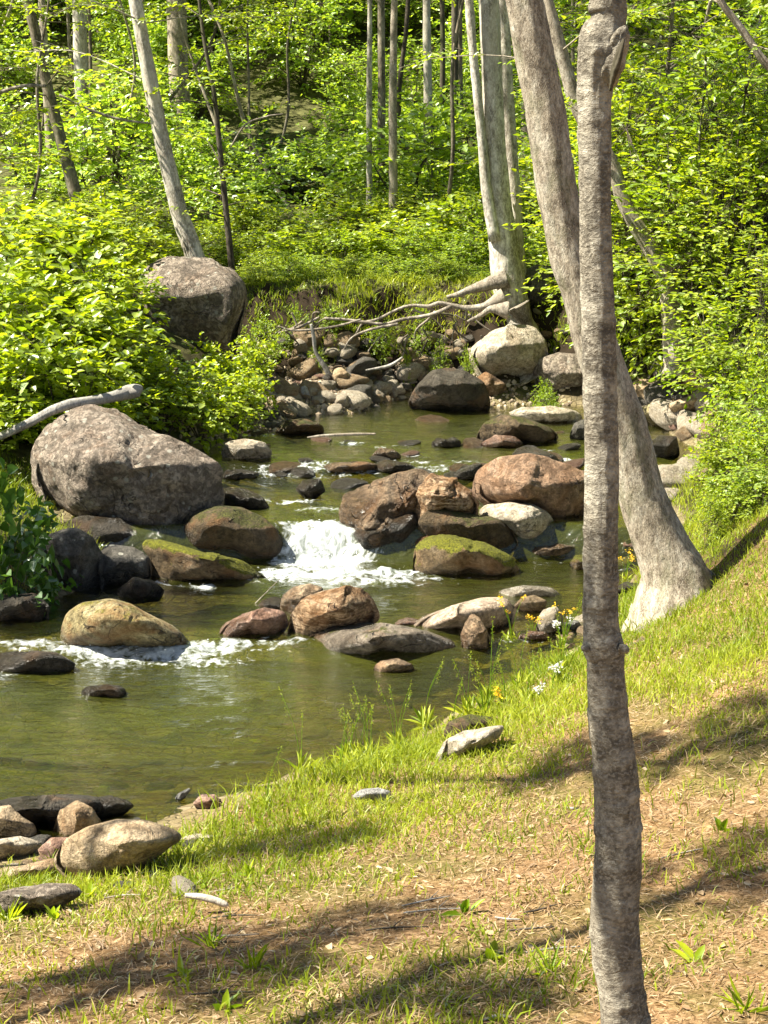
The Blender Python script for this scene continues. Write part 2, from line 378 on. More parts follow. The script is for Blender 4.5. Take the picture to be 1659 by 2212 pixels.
# --- riffle rocks in the middle
rock('low purplish pink rock at the left end of the midstream row of rocks', 'pink', [(456,1378),(490,1345),(530,1325),(570,1314),(610,1321),(622,1350),(600,1370),(540,1381),(480,1385)], .9)
rock('small dark stone peeping up behind the pink rock', 'dark', [(552,1318),(565,1298),(590,1289),(615,1294),(628,1320),(590,1332)], .9, 4, dy=.15)
rock('small smooth brown stone leaning on the striped boulder', 'brown', [(605,1312),(612,1285),(635,1268),(670,1262),(697,1271),(692,1302),(650,1322),(622,1340)], .9, 4, dy=.12, fk=(.8,.95))
rock('striped tan and black cracked boulder at the head of the midstream row', 'striped',
 [(624,1352),(632,1325),(660,1292),(700,1275),(750,1267),(785,1274),(808,1300),(823,1332),(800,1348),(740,1364),(690,1380),(650,1386),(627,1372)], .95, 5, 12, .06, name='boulder', cat='boulder', ridge=.05, wetb=.02)
rock('long low flat brown rock in front of the striped boulder', 'slab', [(642,1408),(668,1375),(720,1354),(780,1345),(830,1347),(880,1355),(930,1368),(970,1384),(1002,1396),(990,1412),(900,1417),(780,1419),(680,1417)], 1.1, 5, 6, .03)
rock('thin reddish slab awash behind the long flat rock', 'pink', [(825,1352),(880,1334),(930,1343),(915,1366),(850,1366)], 1.2, 4, dy=.15, wetb=.2)
rock('small upright pointed stone like a shark fin in the pool', 'brown', [(996,1372),(1005,1345),(1019,1325),(1036,1335),(1051,1360),(1066,1402),(1050,1418),(1015,1410),(998,1397)], .9, 4, 6, .04, wetb=.01)
rock('long smooth pinkish tan slab tapering to the left in midstream', 'rosy', [(866,1358),(920,1330),(980,1308),(1040,1292),(1090,1292),(1112,1315),(1106,1348),(1050,1362),(980,1370),(900,1370)], .95, 5, 5, .025, wetb=.03)
rock('long smooth grey stone lying behind the tapering slab', 'pale', [(1042,1298),(1080,1275),(1130,1265),(1190,1269),(1214,1290),(1206,1308),(1150,1304),(1100,1308)], .9, 4, 4, .025, dy=.2)
rock('small smooth tan stone resting between slab and yellow flowers', 'tan', [(1111,1308),(1130,1290),(1155,1286),(1181,1298),(1176,1317),(1130,1326)], .9, 4, 4, .03)
rock('pinkish white stone left of the thin trunk behind yellow flowers', 'pale', [(1158,1345),(1173,1318),(1200,1311),(1217,1330),(1213,1362),(1190,1374),(1163,1364)], .9, 4)
rock('little white pebble touching the thin trunk at mid height', 'white', [(1222,1352),(1232,1340),(1248,1340),(1256,1352),(1240,1362)], .9, 3)
rock('small reddish stones at the water edge beneath the yellow flowers', 'pink', [(1118,1378),(1140,1363),(1180,1365),(1192,1379),(1150,1388)], .9, 4)
rock('small brown stone alone in the near pool', 'brown', [(806,1442),(825,1427),(860,1423),(890,1434),(895,1449),(850,1457),(815,1454)], .9, 4, 9, .09, wetb=.02)
# --- right of the falls
rock('big dark brown rock that overhangs the waterfall on its right', 'brown',
 [(733,1105),(745,1070),(800,1045),(860,1025),(905,1018),(935,1040),(915,1085),(890,1125),(855,1165),(800,1196),(765,1182),(745,1140)], .8, 5, 14, .09, name='boulder', cat='boulder', ridge=.09, wetb=.25, under=.2)
rock('black rock added for the dark hollow under the big overhanging one beside the waterfall', 'dark', [(765,1150),(830,1120),(890,1108),(910,1150),(905,1195),(860,1212),(785,1206)], .8, 4, wetb=.4)  # added dark rock, stands in for the black shaded void beneath the overhang
rock('jagged sunlit tan rock with vertical ridges right of the waterfall', 'striped',
 [(878,1105),(900,1050),(930,1020),(960,1024),(985,1029),(1012,1055),(1037,1085),(1032,1110),(990,1118),(930,1130),(905,1140),(882,1142)], .8, 5, 14, .1, dy=-.1, ridge=.09, wetb=0)
rock('dark mossy rock above the bright moss boulder', 'mossdark', [(906,1125),(930,1100),(990,1100),(1040,1115),(1085,1118),(1112,1150),(1118,1172),(1080,1192),(1000,1190),(930,1172),(906,1150)], .8, 5, 10, .08, wetb=0, dy=-.1)
rock('brown rock sandwiched behind the bright moss boulder', 'brown', [(878,1185),(893,1152),(940,1148),(1000,1145),(1042,1165),(1062,1192),(1000,1214),(900,1214)], .7, 4)
rock('rounded boulder covered in bright yellow green moss at the foot of the falls', 'moss',
 [(895,1222),(903,1180),(930,1160),(970,1156),(1010,1166),(1060,1178),(1100,1200),(1124,1227),(1105,1243),(1030,1249),(950,1245),(900,1238)], .9, 5, 8, .08, wetb=.02, name='boulder', cat='boulder')
rock('smooth pale grey tilted slab lit by sun behind the mossy rocks', 'pale', [(1033,1108),(1050,1092),(1100,1087),(1150,1091),(1180,1107),(1199,1135),(1187,1162),(1140,1178),(1108,1174),(1083,1135),(1048,1120)], .9, 5, 5, .025, fk=(.7,.9), wetb=0)
rock('tiny white stone tip poking up behind the pale slab', 'white', [(1095,1092),(1114,1077),(1129,1090),(1113,1098)], .9, 3, dy=.25)
rock('large rounded reddish brown boulder touching the thin trunk', 'russet',
 [(1018,1065),(1033,1020),(1070,993),(1130,984),(1190,989),(1235,1008),(1285,1030),(1300,1075),(1290,1120),(1220,1138),(1150,1118),(1090,1095),(1040,1082)], .8, 5, 9, .06, name='boulder', cat='boulder', wetb=0, ridge=.04)
rock('dark flat stone behind the large reddish brown boulder', 'dark', [(1104,984),(1125,965),(1160,967),(1200,985),(1212,1005),(1160,1000)], 1., 4)
rock('thin layered brown rock shelf right of the bright moss boulder', 'brown', [(1103,1194),(1130,1178),(1190,1171),(1255,1177),(1275,1195),(1262,1208),(1200,1213),(1130,1211)], 1., 4, 12, .08, ridge=.05)
rock('little mossy stone at the thin trunk beside the layered shelf', 'moss', [(1230,1218),(1243,1200),(1262,1198),(1275,1215),(1268,1234),(1240,1236)], 1., 4)
rock('dark wet flat stone left of the leaning tree foot', 'dark', [(1325,1272),(1350,1257),(1385,1261),(1392,1280),(1345,1286)], 1., 4)
rock('small reddish rock between the thin trunk and the leaning tree', 'pink', [(1330,1186),(1348,1165),(1372,1168),(1376,1192),(1340,1198)], .9, 4)
rock('black rock added to stand for the deep shade under the huge granite boulder', 'dark', [(130,1135),(180,1115),(260,1120),(330,1150),(345,1195),(240,1205),(150,1195)], .8, 4)  # added dark rock in place of the black shadow below the boulder
# --- upstream
rock('big pale sunlit boulder in front of the roots of the clump of stems', 'pale',
 [(1010,768),(1035,735),(1065,712),(1110,701),(1150,708),(1176,735),(1180,767),(1160,797),(1120,815),(1070,818),(1035,798)], .8, 5, 12, .06, dy=-.22, name='boulder', cat='boulder', wetb=0)
rock('smooth dark grey boulder at the far waterline below the pale one', 'dark', [(883,864),(905,830),(935,801),(965,796),(1000,802),(1040,824),(1057,862),(1050,882),(980,885),(900,882)], .9, 5, 6, .04, name='boulder', cat='boulder', fk=(.7,.9), dy=-.2)
rock('rounded rock with black spots just left of the leaning tree', 'granite', [(1153,805),(1168,775),(1210,764),(1250,768),(1275,800),(1268,840),(1210,866),(1170,855)], .9, 5, 7, name='boulder', cat='boulder', wetb=.03)
rock('brown rock in the shadow between dark boulder and pale boulder', 'brown', [(1022,824),(1050,803),(1092,830),(1094,862),(1055,868)], .8, 4)
rock('angular sunlit rock on the gravel bank left of the pale boulder', 'tan', [(838,778),(860,760),(900,761),(937,785),(927,807),(880,818),(848,803)], .9, 4, 10)
rock('mossy topped flat rock in the upper pool', 'mossdark', [(1030,942),(1050,913),(1090,896),(1130,904),(1180,920),(1210,940),(1180,957),(1100,962),(1040,957)], .9, 5, 5, .04, wetb=.02)
rock('long pale flat rock behind the mossy topped rock in the upper pool', 'pale', [(1093,893),(1130,880),(1190,877),(1240,886),(1262,905),(1200,918),(1130,910)], 1., 4, 10, .06, wetb=0)
rock('low pink stone in front of the mossy topped flat rock', 'pink', [(1038,958),(1070,940),(1110,943),(1132,958),(1090,970),(1050,968)], 1., 4)
rock('pair of dark wet lumps midstream in the upper pool', 'dark', [(930,957),(945,945),(965,949),(978,943),(997,955),(992,968),(940,969)], 1., 4, 9, .1)
rock('dark stone half hidden by the thin trunk in the upper pool', 'grey', [(1230,940),(1240,915),(1262,905),(1272,930),(1262,950),(1240,953)], .9, 4)
rock('long sunlit slab right of the leaning tree', 'tan', [(1350,840),(1380,820),(1440,821),(1475,830),(1468,855),(1410,885),(1365,893)], .9, 4, 10, wetb=0)
rock('tall angular cream rock standing among the right hand bushes', 'tan', [(1472,825),(1480,790),(1505,763),(1532,780),(1556,812),(1552,842),(1500,856)], .9, 4, 12, wetb=0)
rock('yellow stained rock below the slab right of the leaning tree', 'egg', [(1375,890),(1410,868),(1460,864),(1505,880),(1474,913),(1400,921)], .9, 4, 9)
rock('small arched dark rock in shade upstream right of the leaning tree', 'dark', [(1363,818),(1374,786),(1395,769),(1417,785),(1433,820)], .9, 4, dy=.1)
rock('broad shaded grey rock behind the arched dark rock', 'grey', [(1400,815),(1415,775),(1470,770),(1500,790),(1495,825)], .9, 4, dy=.3)
rock('black wet boulder right of the leaning tree beside the white water', 'dark', [(1405,955),(1425,941),(1460,943),(1468,980),(1440,995),(1410,988)], .9, 4, wetb=.3)
rock('wide peach coloured rock under the right hand bushes', 'tan', [(1440,875),(1500,850),(1560,844),(1590,862),(1545,895),(1480,900)], .9, 4, 11, wetb=0)
rock('shaded boulder behind the foot of the clump of stems', 'grey', [(1115,650),(1128,590),(1160,574),(1200,579),(1225,650),(1210,700),(1140,700)], .8, 5, 7, name='boulder', cat='boulder', wetb=0)
rock('black splashing stone at the head of the falls', 'dark', [(640,1058),(655,1037),(690,1034),(702,1060),(670,1078)], .9, 4, wetb=.3)
rock('thin reddish rock ledge across the upper riffle', 'brown', [(680,1013),(720,998),(790,997),(835,1010),(760,1023),(700,1023)], 1.1, 4, wetb=.1)
rock('small brown stone on the upper riffle right of the ledge', 'brown', [(801,987),(820,967),(850,971),(868,986),(840,994)], 1., 4)
rock('dark wedge stone against the right side of the granite boulder', 'dark', [(478,1032),(490,1014),(522,1019),(515,1042)], .9, 4)
rock('dark wet rock left of the lip of the falls', 'dark', [(476,1060),(520,1053),(560,1068),(584,1094),(540,1104),(490,1098)], .9, 4, wetb=.3)
rock('dark wet rock behind the overhanging brown rock', 'dark', [(798,1008),(830,992),(880,1000),(908,1015),(850,1028),(805,1024)], 1., 4, wetb=.2)
rock('grey wet rock between ledge and reddish brown boulder', 'grey', [(972,1028),(1000,1008),(1040,1002),(1042,1026),(1000,1043)], 1., 4, wetb=.2)
rock('pointed white stone on the gravel bar', 'white', [(635,864),(645,840),(659,833),(679,850),(682,865)], .9, 3, 8, wetb=0)
rock('long mossy grey stone at the gravel bar waterline', 'mossdark', [(590,932),(620,908),(660,905),(695,918),(700,934),(640,942)], 1., 4)
rock('rounded tan stone like a stump below the hanging root', 'tan', [(716,820),(722,798),(738,794),(762,815),(766,832),(740,838)], 1., 3, wetb=0)
# --- near left corner
rock('long dark flat rock awash at the near left water edge', 'dark', [(-40,1748),(10,1728),(60,1721),(150,1717),(215,1724),(225,1745),(205,1768),(150,1782),(60,1796),(-40,1780)], .9, 5, 8, .05, wetb=.1)
rock('dark wet stone at the right end of the near left rocks', 'dark', [(196,1745),(205,1722),(240,1720),(275,1730),(290,1742),(262,1758),(215,1766)], .9, 4, wetb=.1)
rock('upright tan stone standing among the near left rocks', 'tan', [(116,1795),(130,1750),(163,1729),(196,1745),(220,1777),(202,1803),(150,1816),(120,1810)], .9, 4, 9, wetb=0)
rock('tan stone with dark foot at the left edge of the near bank', 'tan', [(-40,1806),(-30,1752),(18,1741),(45,1765),(75,1782),(80,1808),(30,1816)], .9, 4, wetb=.02)
rock('flat grey stone at the left edge in front of the tan stone', 'pale', [(-40,1820),(40,1807),(90,1820),(82,1842),(30,1858),(-40,1855)], 1., 4, 5, .03, wetb=0)
rock('largest smooth tan boulder of the near left bank', 'tan',
 [(116,1855),(148,1812),(190,1789),(250,1773),(310,1774),(370,1794),(394,1811),(350,1838),(300,1875),(225,1895),(160,1890)], .85, 5, 6, .035, name='boulder', cat='boulder', fk=(.7,.9), wetb=0)
rock('small pinkish stone wedged left of the large tan boulder', 'pink', [(82,1836),(110,1810),(150,1811),(143,1853),(100,1865)], .9, 4, wetb=0)
rock('low layered brown and cream rock below the near left stones', 'tan', [(-40,1872),(60,1867),(110,1854),(172,1870),(168,1898),(90,1910),(-40,1910)], .9, 4, 9, .07, wetb=0)
rock('pale speckled flat rock lowest at the left edge', 'granite', [(-40,1940),(30,1920),(100,1909),(160,1912),(178,1932),(122,1960),(40,1976),(-40,1985)], .9, 5, 7, .05, wetb=0)
rock('pink mottled pebble standing in the shallows of the near pool', 'pink', [(417,1735),(435,1717),(465,1717),(482,1737),(460,1753),(430,1750)], .9, 4, wetb=0)
rock('white stone on the grassy edge of the near pool', 'white', [(760,1722),(780,1706),(815,1702),(844,1710),(837,1730),(790,1736)], .9, 4, 10, wetb=0)
rock('pale pink and white rock sloping out of the grass bank', 'pale', [(943,1633),(960,1600),(1000,1580),(1040,1574),(1088,1568),(1075,1595),(1022,1620),(975,1640)], .9, 5, 11, .08, wetb=0)
rock('brown mossy rock behind the pale sloping rock of the grass bank', 'mossdark', [(950,1600),(970,1560),(1010,1544),(1062,1549),(1078,1578),(1000,1594)], .9, 4, dy=.1, wetb=0)
rock('flat greenish cream stone right of the large tan boulder', 'pale', [(380,1815),(420,1801),(466,1805),(455,1824),(400,1834)], .9, 4, wetb=0)
rock('narrow white shard of stone out in the shallows', 'white', [(378,1722),(388,1712),(408,1702),(412,1708),(398,1722),(384,1728)], .8, 3)

# ------------------------------------------------------------------ cobbles (countable small stones)
cob = []
for k in range(8):
    g = np.random.default_rng(500 + k); D, Fc = ico(3); p = D.copy()
    for j in range(9):
        n = g.normal(size=3); n /= np.linalg.norm(n); d = p @ n - g.uniform(.6, .85); p -= np.maximum(d, 0)[:, None] * n * .95
    p *= np.array([1, g.uniform(.65, .95), g.uniform(.4, .65)]); p += D * (.06 * fbm(D * 2 + k * 5, k, 3))[:, None]
    for mk_ in (('pale', 'tan', 'grey', 'pink', 'brown')[k % 5],):
        cob.append(mesh('cobble', p, Fc, RM[mk_], {'wet': np.zeros(len(p))}))
WETC = {}; STO = []
def cobbles(n, umin, umax, vmin, vmax, smin, smax, label, group, seed, only=None, zmin=None):
    g = np.random.default_rng(seed); k = 0; tries = 0
    while k < n and tries < n * 8:
        tries += 1
        U, V = g.uniform(umin, umax), g.uniform(vmin, vmax); p = hit(U, V)
        w = float(wlev(p[0], p[1])); h = float(hgt(p[0], p[1]))
        if h < w - .03: continue
        s = g.uniform(smin, smax) * (.6 + .8 * g.random() ** 2)
        m = cob[g.integers(len(cob))] if only is None else cob[only[g.integers(len(only))]]
        o = link('cobble', m, (p[0], p[1], max(h, w - .02) + s * .15), rz=0, scale=s)
        o.rotation_euler = (g.normal() * .2, g.normal() * .2, g.uniform(0, 6.28)); tag(o, label, 'cobble', group); k += 1
cobbles(70, 560, 880, 780, 905, .03, .085, 'sunlit cobble on the gravel bar beneath the undercut bank', 'cobbles on the gravel bar', 1)
cobbles(80, 590, 1010, 735, 880, .06, .15, 'sunlit stone heaped on the bar between the roots and the upper pool', 'stones heaped below the undercut bank', 9, [0, 1, 5, 2, 6, 7])
cobbles(34, 1345, 1560, 840, 1090, .09, .2, 'tan rock tumbled behind the leaning tree towards the right hand bushes', 'rocks behind the leaning tree', 10, [0, 1, 5, 6, 2])
cobbles(45, 600, 870, 840, 905, .05, .12, 'pale cream stone at the waterline of the gravel bar', 'pale stones at the waterline of the gravel bar', 12, [0, 5, 1])
cobbles(26, 860, 1020, 740, 830, .04, .09, 'cobble heaped beneath the exposed roots upstream', 'cobbles below the roots', 2)
cobbles(26, 470, 640, 880, 960, .03, .08, 'damp grey cobble at the shaded left edge of the upper pool', 'cobbles at the left edge of the upper pool', 3, [2, 7])
cobbles(22, 1130, 1400, 1330, 1400, .025, .06, 'small stone at the foot of the grass bank near the leaning tree', 'stones at the foot of the grass bank', 4)
cobbles(22, 0, 420, 1780, 1930, .025, .06, 'small stone packed between the near left boulders', 'stones between the near left boulders', 5)
cobbles(22, 1360, 1560, 820, 960, .05, .12, 'rock tumbled on the shore under the right hand bushes', 'rocks under the right hand bushes', 6)
cobbles(12, 1120, 1260, 700, 800, .05, .11, 'rock tumbled in the shade beside the pale sunlit boulder', 'rocks beside the pale sunlit boulder', 8)
g = np.random.default_rng(88)
for k in range(46):
    U, V = g.uniform(480, 1330), g.uniform(905, 1075)
    if 600 < U < 760 and V > 1050: continue
    p = hit(U, V); w_ = float(wlev(p[0], p[1])); s = g.uniform(.06, .17)
    if float(hgt(p[0], p[1])) > w_: continue
    m_ = cob[(2, 4, 7, 3, 4, 2)[g.integers(6)]]; m2 = WETC.setdefault(m_.name, None)
    if m2 is None:
        m2 = m_.copy(); m2.attributes['wet'].data.foreach_set('value', np.full(len(m2.vertices), .85, np.float32)); WETC[m_.name] = m2
    o = link('wet_stone', m2, (p[0], p[1], w_ - s * .05), scale=(s, s * .9, s * g.uniform(.5, .8))); o.rotation_euler = (g.normal() * .15, g.normal() * .15, g.uniform(0, 6.28))
    tag(o, 'low wet stone breaking the shallow water of the upper stream', 'stone', 'low wet stones across the upper stream'); STO.append((p[0], p[1]))
# stones lying on the bed, seen through the water
g = np.random.default_rng(77)
for k in range(60):
    U, V = g.uniform(-30, 1150), g.uniform(1400, 1720); p = hit(U, V); h = float(hgt(p[0], p[1]))
    if h > float(wlev(p[0], p[1])) - .06: continue
    s = g.uniform(.04, .11)
    o = link('cobble', cob[g.integers(8)], (p[0], p[1], h + s * .1), scale=(s, s, s * .6)); o.rotation_euler = (0, 0, g.uniform(0, 6.28))
    tag(o, 'rounded stone lying on the bed of the near pool under water', 'cobble', 'stones on the bed of the near pool')

# ------------------------------------------------------------------ ground
def axis(lo, hi, d0, ends):
    a = list(np.arange(lo, hi, d0)); s = d0; x = hi
    while x < ends[1]: a.append(x); s *= 1.12; x += s
    b = []; s = d0; x = lo - d0
    while x > ends[0]: b.append(x); s *= 1.12; x -= s
    return np.array(b[::-1] + a)
xs = axis(-4, 4.2, .04, (-140, 140)); ys = axis(2.6, 16.5, .045, (-90, 190))
GX, GY = np.meshgrid(xs, ys); GZ = hgt(GX, GY)
bed = 1 - sst(-.01, .10, GZ - wlev(GX, GY) + .03 * fbm(np.stack([GX, GY, GX*0], -1) * 4, 2, 2))
bar = np.exp(-((GX + .5) ** 2 / .8 + (GY - 14.2) ** 2 / .9)) * sst(.75, .6, GZ)
bed = np.maximum(bed, sst(.3, .6, bar))
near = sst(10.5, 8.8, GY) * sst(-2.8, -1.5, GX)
GZm = GZ
m, nt, out = newmat('ground_soil'); N = NT(nt)
v = N.coord('World', rnd=False)
n1 = N.noise(v, 1.3, 5, .6); n2 = N.noise(v, 9, 6, .7); n3 = N.noise(v, 42, 6, .8, 1.2)
litter = N.ramps(n3, [(.28, (.03, .018, .009)), (.44, (.14, .08, .035)), (.56, (.32, .20, .10)), (.72, (.55, .41, .26))])
litter = N.mix(N.math('MULTIPLY', N.ramp(n2, .45, .65), .5), litter, (.11, .07, .03))
green = N.mix(n3, (.03, .045, .008), (.11, .13, .02))
gcol = N.mix(N.ramp(n1, .45, .6), litter, N.mix(.55, litter, green))
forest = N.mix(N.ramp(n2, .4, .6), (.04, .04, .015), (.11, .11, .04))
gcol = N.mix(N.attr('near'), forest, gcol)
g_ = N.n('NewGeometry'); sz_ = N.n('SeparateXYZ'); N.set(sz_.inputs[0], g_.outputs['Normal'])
gcol = N.mix(N.ramp(sz_.outputs[2], .70, .86, (1, 1, 1), (0, 0, 0)), gcol, N.mix(n2, (.006, .004, .002), (.045, .032, .02)))  # steep bank soil, blackened so the sunlit face looks undercut and shaded
v2 = N.mix(.12, v, N.n('TexNoise').outputs['Color']); vo = N.vor(v2, 24.); vd = N.vor(v2, 24., 'DISTANCE_TO_EDGE')
sx = N.n('SeparateColor'); N.set(sx.inputs[0], vo.outputs['Color'])
grav = N.ramps(sx.outputs[0], [(0, (.10, .07, .035)), (.4, (.20, .15, .08)), (.7, (.30, .24, .15)), (1, (.42, .36, .26))])
grav = N.mix(N.ramp(vd.outputs['Distance'], .0, .05), (.07, .05, .025), grav)
grav = N.mix(.72, grav, N.mix(n2, (.05, .045, .02), (.3, .24, .13)))
col = N.mix(N.attr('bed'), gcol, grav)
hh = N.math('ADD', N.math('MULTIPLY', n3, .5), N.math('MULTIPLY', N.math('MULTIPLY', N.ramp(vd.outputs['Distance'], 0, .12), N.attr('bed')), .8))
nt.links.new(N.pbsdf(col, .95, N.bump(hh, .8, .02), .1), out.inputs[0])
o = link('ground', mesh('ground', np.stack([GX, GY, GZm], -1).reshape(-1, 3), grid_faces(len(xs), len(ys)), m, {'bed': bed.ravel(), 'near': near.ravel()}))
tag(o, 'uneven forest floor and grassy bank with brown leaf litter around the stream', 'ground', kind='structure')

# ------------------------------------------------------------------ water
foam_spots = [  # U,V, ru(m), ry(m), strength
 (640,1085,.2,.08,.7),(700,1100,.22,.06,.7),(640,1135,.14,.10,.85),(720,1130,.10,.10,.8),(680,1170,.20,.16,1.15),(690,1200,.24,.14,1.4),(650,1215,.2,.12,1.2),(740,1215,.2,.12,1.2),(720,1238,.42,.10,1.25),(840,1236,.26,.07,1.05),(620,1240,.3,.16,1.0),(880,1245,.3,.12,.7),
 (780,1255,.5,.14,.75),(600,1255,.25,.1,.6),(960,1250,.2,.07,.5),
 (560,1085,.22,.1,.6),(640,1015,.35,.1,.8),(600,1020,.2,.1,.7),(760,1022,.3,.08,.55),(950,1012,.3,.1,.6),(1010,1000,.2,.07,.5),(830,965,.35,.06,.4),(900,1000,.3,.06,.5),
 (60,1390,.25,.09,.75),(160,1400,.3,.1,.8),(260,1410,.35,.12,.9),(360,1408,.32,.12,.95),(440,1400,.25,.1,.95),(500,1395,.2,.09,.8),(590,1388,.18,.08,.7),(420,1430,.35,.1,.6),(220,1430,.3,.08,.55),(10,1460,.2,.08,.4),(640,1385,.12,.05,.6),
 (340,1264,.15,.04,.9),(430,1266,.2,.04,.8),(1120,1385,.2,.03,.4),(1465,1045,.3,.13,1.5),(1330,1230,.12,.06,.5),(1190,1215,.15,.05,.4)]
wx = np.arange(-9, 5.5, .028); wx = np.unique(np.concatenate([np.arange(-9, -2.6, .12), np.arange(-2.6, 2.8, .02), np.arange(2.8, 6, .12)]))
wy = np.unique(np.concatenate([np.arange(3.2, 5, .08), np.arange(5, 13, .02), np.arange(13, 17, .06)]))
WX, WY = np.meshgrid(wx, wy); WZ = wlev(WX, WY)
FM = np.zeros_like(WX)
for U, V, a, b, s in foam_spots:
    p = at_z(U, V, 0.0)
    for _ in range(6): p = at_z(U, V, float(wlev(p[0], p[1])) * .5 + p[2] * .5)
    FM = np.maximum(FM, s * np.exp(-((WX - p[0]) / a) ** 2 - ((WY - p[1]) / b) ** 2))
for (a, b) in STO[::2]: FM = np.maximum(FM, .62 * np.exp(-((WX - a - .05) / .16) ** 2 - ((WY - b + .06) / .05) ** 2))
P3 = np.stack([WX, WY, WX * 0], -1)
turb = fbm(P3 * np.array([9, 13, 1]), 31, 3, .5)
rip = fbm(P3 * np.array([3.5, 9, 1]), 41, 4, .55)
WZ = WZ + .0045 * rip * (1 + .5 * sst(8, 6, WY)) + np.clip(FM, 0, 1) * .026 * turb 
m, nt, out = newmat('stream_water'); N = NT(nt)
v = N.coord('World', (1, 2.6, 1), rnd=False); r1 = N.noise(v, 5.5, 5, .62, 1.2); r2 = N.noise(v, 19, 3, .55)
hh = N.math('ADD', r1, N.math('MULTIPLY', r2, .22)); nb = N.bump(hh, .55, .035)
fr = N.n('Fresnel'); fr.inputs['IOR'].default_value = 1.33; N.set(fr.inputs['Normal'], nb)
gl = N.n('BsdfGlossy'); gl.inputs['Roughness'].default_value = .07; gl.inputs['Color'].default_value = (1, 1, 1, 1); N.set(gl.inputs['Normal'], nb)
tr = N.n('BsdfTransparent'); tr.inputs['Color'].default_value = (.64, .65, .27, 1)
df = N.n('BsdfDiffuse'); df.inputs['Color'].default_value = (.080, .088, .013, 1); N.set(df.inputs['Normal'], nb)
mx0 = N.n('MixShader'); N.set(mx0.inputs[0], N.ramp(N.noise(N.coord('World', (.8, 2.2, 1), rnd=False), 1.6, 5, .65, 1.), .3, .75, (.42, .42, .42), (.72, .72, .72)))
N.set(mx0.inputs[0], N.math('MULTIPLY', N.math('MULTIPLY', N.ramp(N.noise(N.coord('World', (.8, 2.2, 1), rnd=False), 1.6, 5, .65, 1.), .3, .75, (.5, .5, .5), (.95, .95, .95)), 1.), N.math('ADD', N.math('MULTIPLY', N.attr('deep'), .5), .08))); nt.links.new(tr.outputs[0], mx0.inputs[1]); nt.links.new(df.outputs[0], mx0.inputs[2])
mx = N.n('MixShader'); nt.links.new(N.math('MULTIPLY', fr.outputs[0], 2.3, True), mx.inputs[0]); nt.links.new(mx0.outputs[0], mx.inputs[1]); nt.links.new(gl.outputs[0], mx.inputs[2])
vf = N.coord('World', (1.1, 1.3, .5), rnd=False); f1 = N.noise(vf, 11, 4, .62, 1.4); f2 = N.noise(vf, 24, 2, .5)
fa = N.math('ADD', N.math('MULTIPLY', N.math('MINIMUM', N.attr('foam'), 1.12), .5), N.math('ADD', N.math('MULTIPLY', f1, .75), N.math('MULTIPLY', f2, .4)))
ff = N.math('MULTIPLY', N.ramp(fa, .80, 1.14), .93)
fb = N.pbsdf(N.mix(N.ramp(N.math('ADD', N.math('MULTIPLY', f1, .6), N.math('MULTIPLY', f2, .4)), .36, .62), (.12, .14, .12), (.52, .54, .54)), .35, N.bump(f1, .5, .03), .5)
mf = N.n('MixShader'); nt.links.new(ff, mf.inputs[0]); nt.links.new(mx.outputs[0], mf.inputs[1]); nt.links.new(fb, mf.inputs[2])
nt.links.new(mf.outputs[0], out.inputs[0])
o = link('water', mesh('water', np.stack([WX, WY, WZ], -1).reshape(-1, 3), grid_faces(len(wx), len(wy)), m, {'foam': FM.ravel(), 'deep': sst(.02, .30, WZ - hgt(WX, WY)).ravel()}))
tag(o, 'clear olive green stream water with white riffles and a small waterfall', 'water', kind='structure')
# flying drops and froth over the falls
m, nt, out = newmat('water_froth'); N = NT(nt)
nt.links.new(N.pbsdf((.6, .62, .62), .25, None, .6), out.inputs[0]); MFOAM = m
mb = MB(); D0, F0 = ico(1); g = np.random.default_rng(5)
idx = np.flatnonzero((FM > .55).ravel()); idx = g.choice(idx, 260, p=(FM.ravel()[idx] ** 3) / (FM.ravel()[idx] ** 3).sum())
Pw = np.stack([WX.ravel()[idx], WY.ravel()[idx], WZ.ravel()[idx]], -1)
hs = np.abs(g.normal(size=len(idx))) * .028 * np.clip(FM.ravel()[idx], 0, 1.5) ** 2
szs = g.uniform(.0012, .0035, len(idx))
Vd = (Pw + np.c_[g.normal(size=(len(idx), 2)) * .02, hs])[:, None] + D0[None] * szs[:, None, None] * g.uniform(.6, 1.6, (len(idx), 1, 3))
Fd = (F0[None] + (np.arange(len(idx)) * len(D0))[:, None, None]).reshape(-1, 3)
tag(link('froth', mesh('froth', Vd.reshape(-1, 3), Fd, MFOAM)), 'white drops and froth thrown up by the little waterfall and riffles', 'froth', kind='stuff')

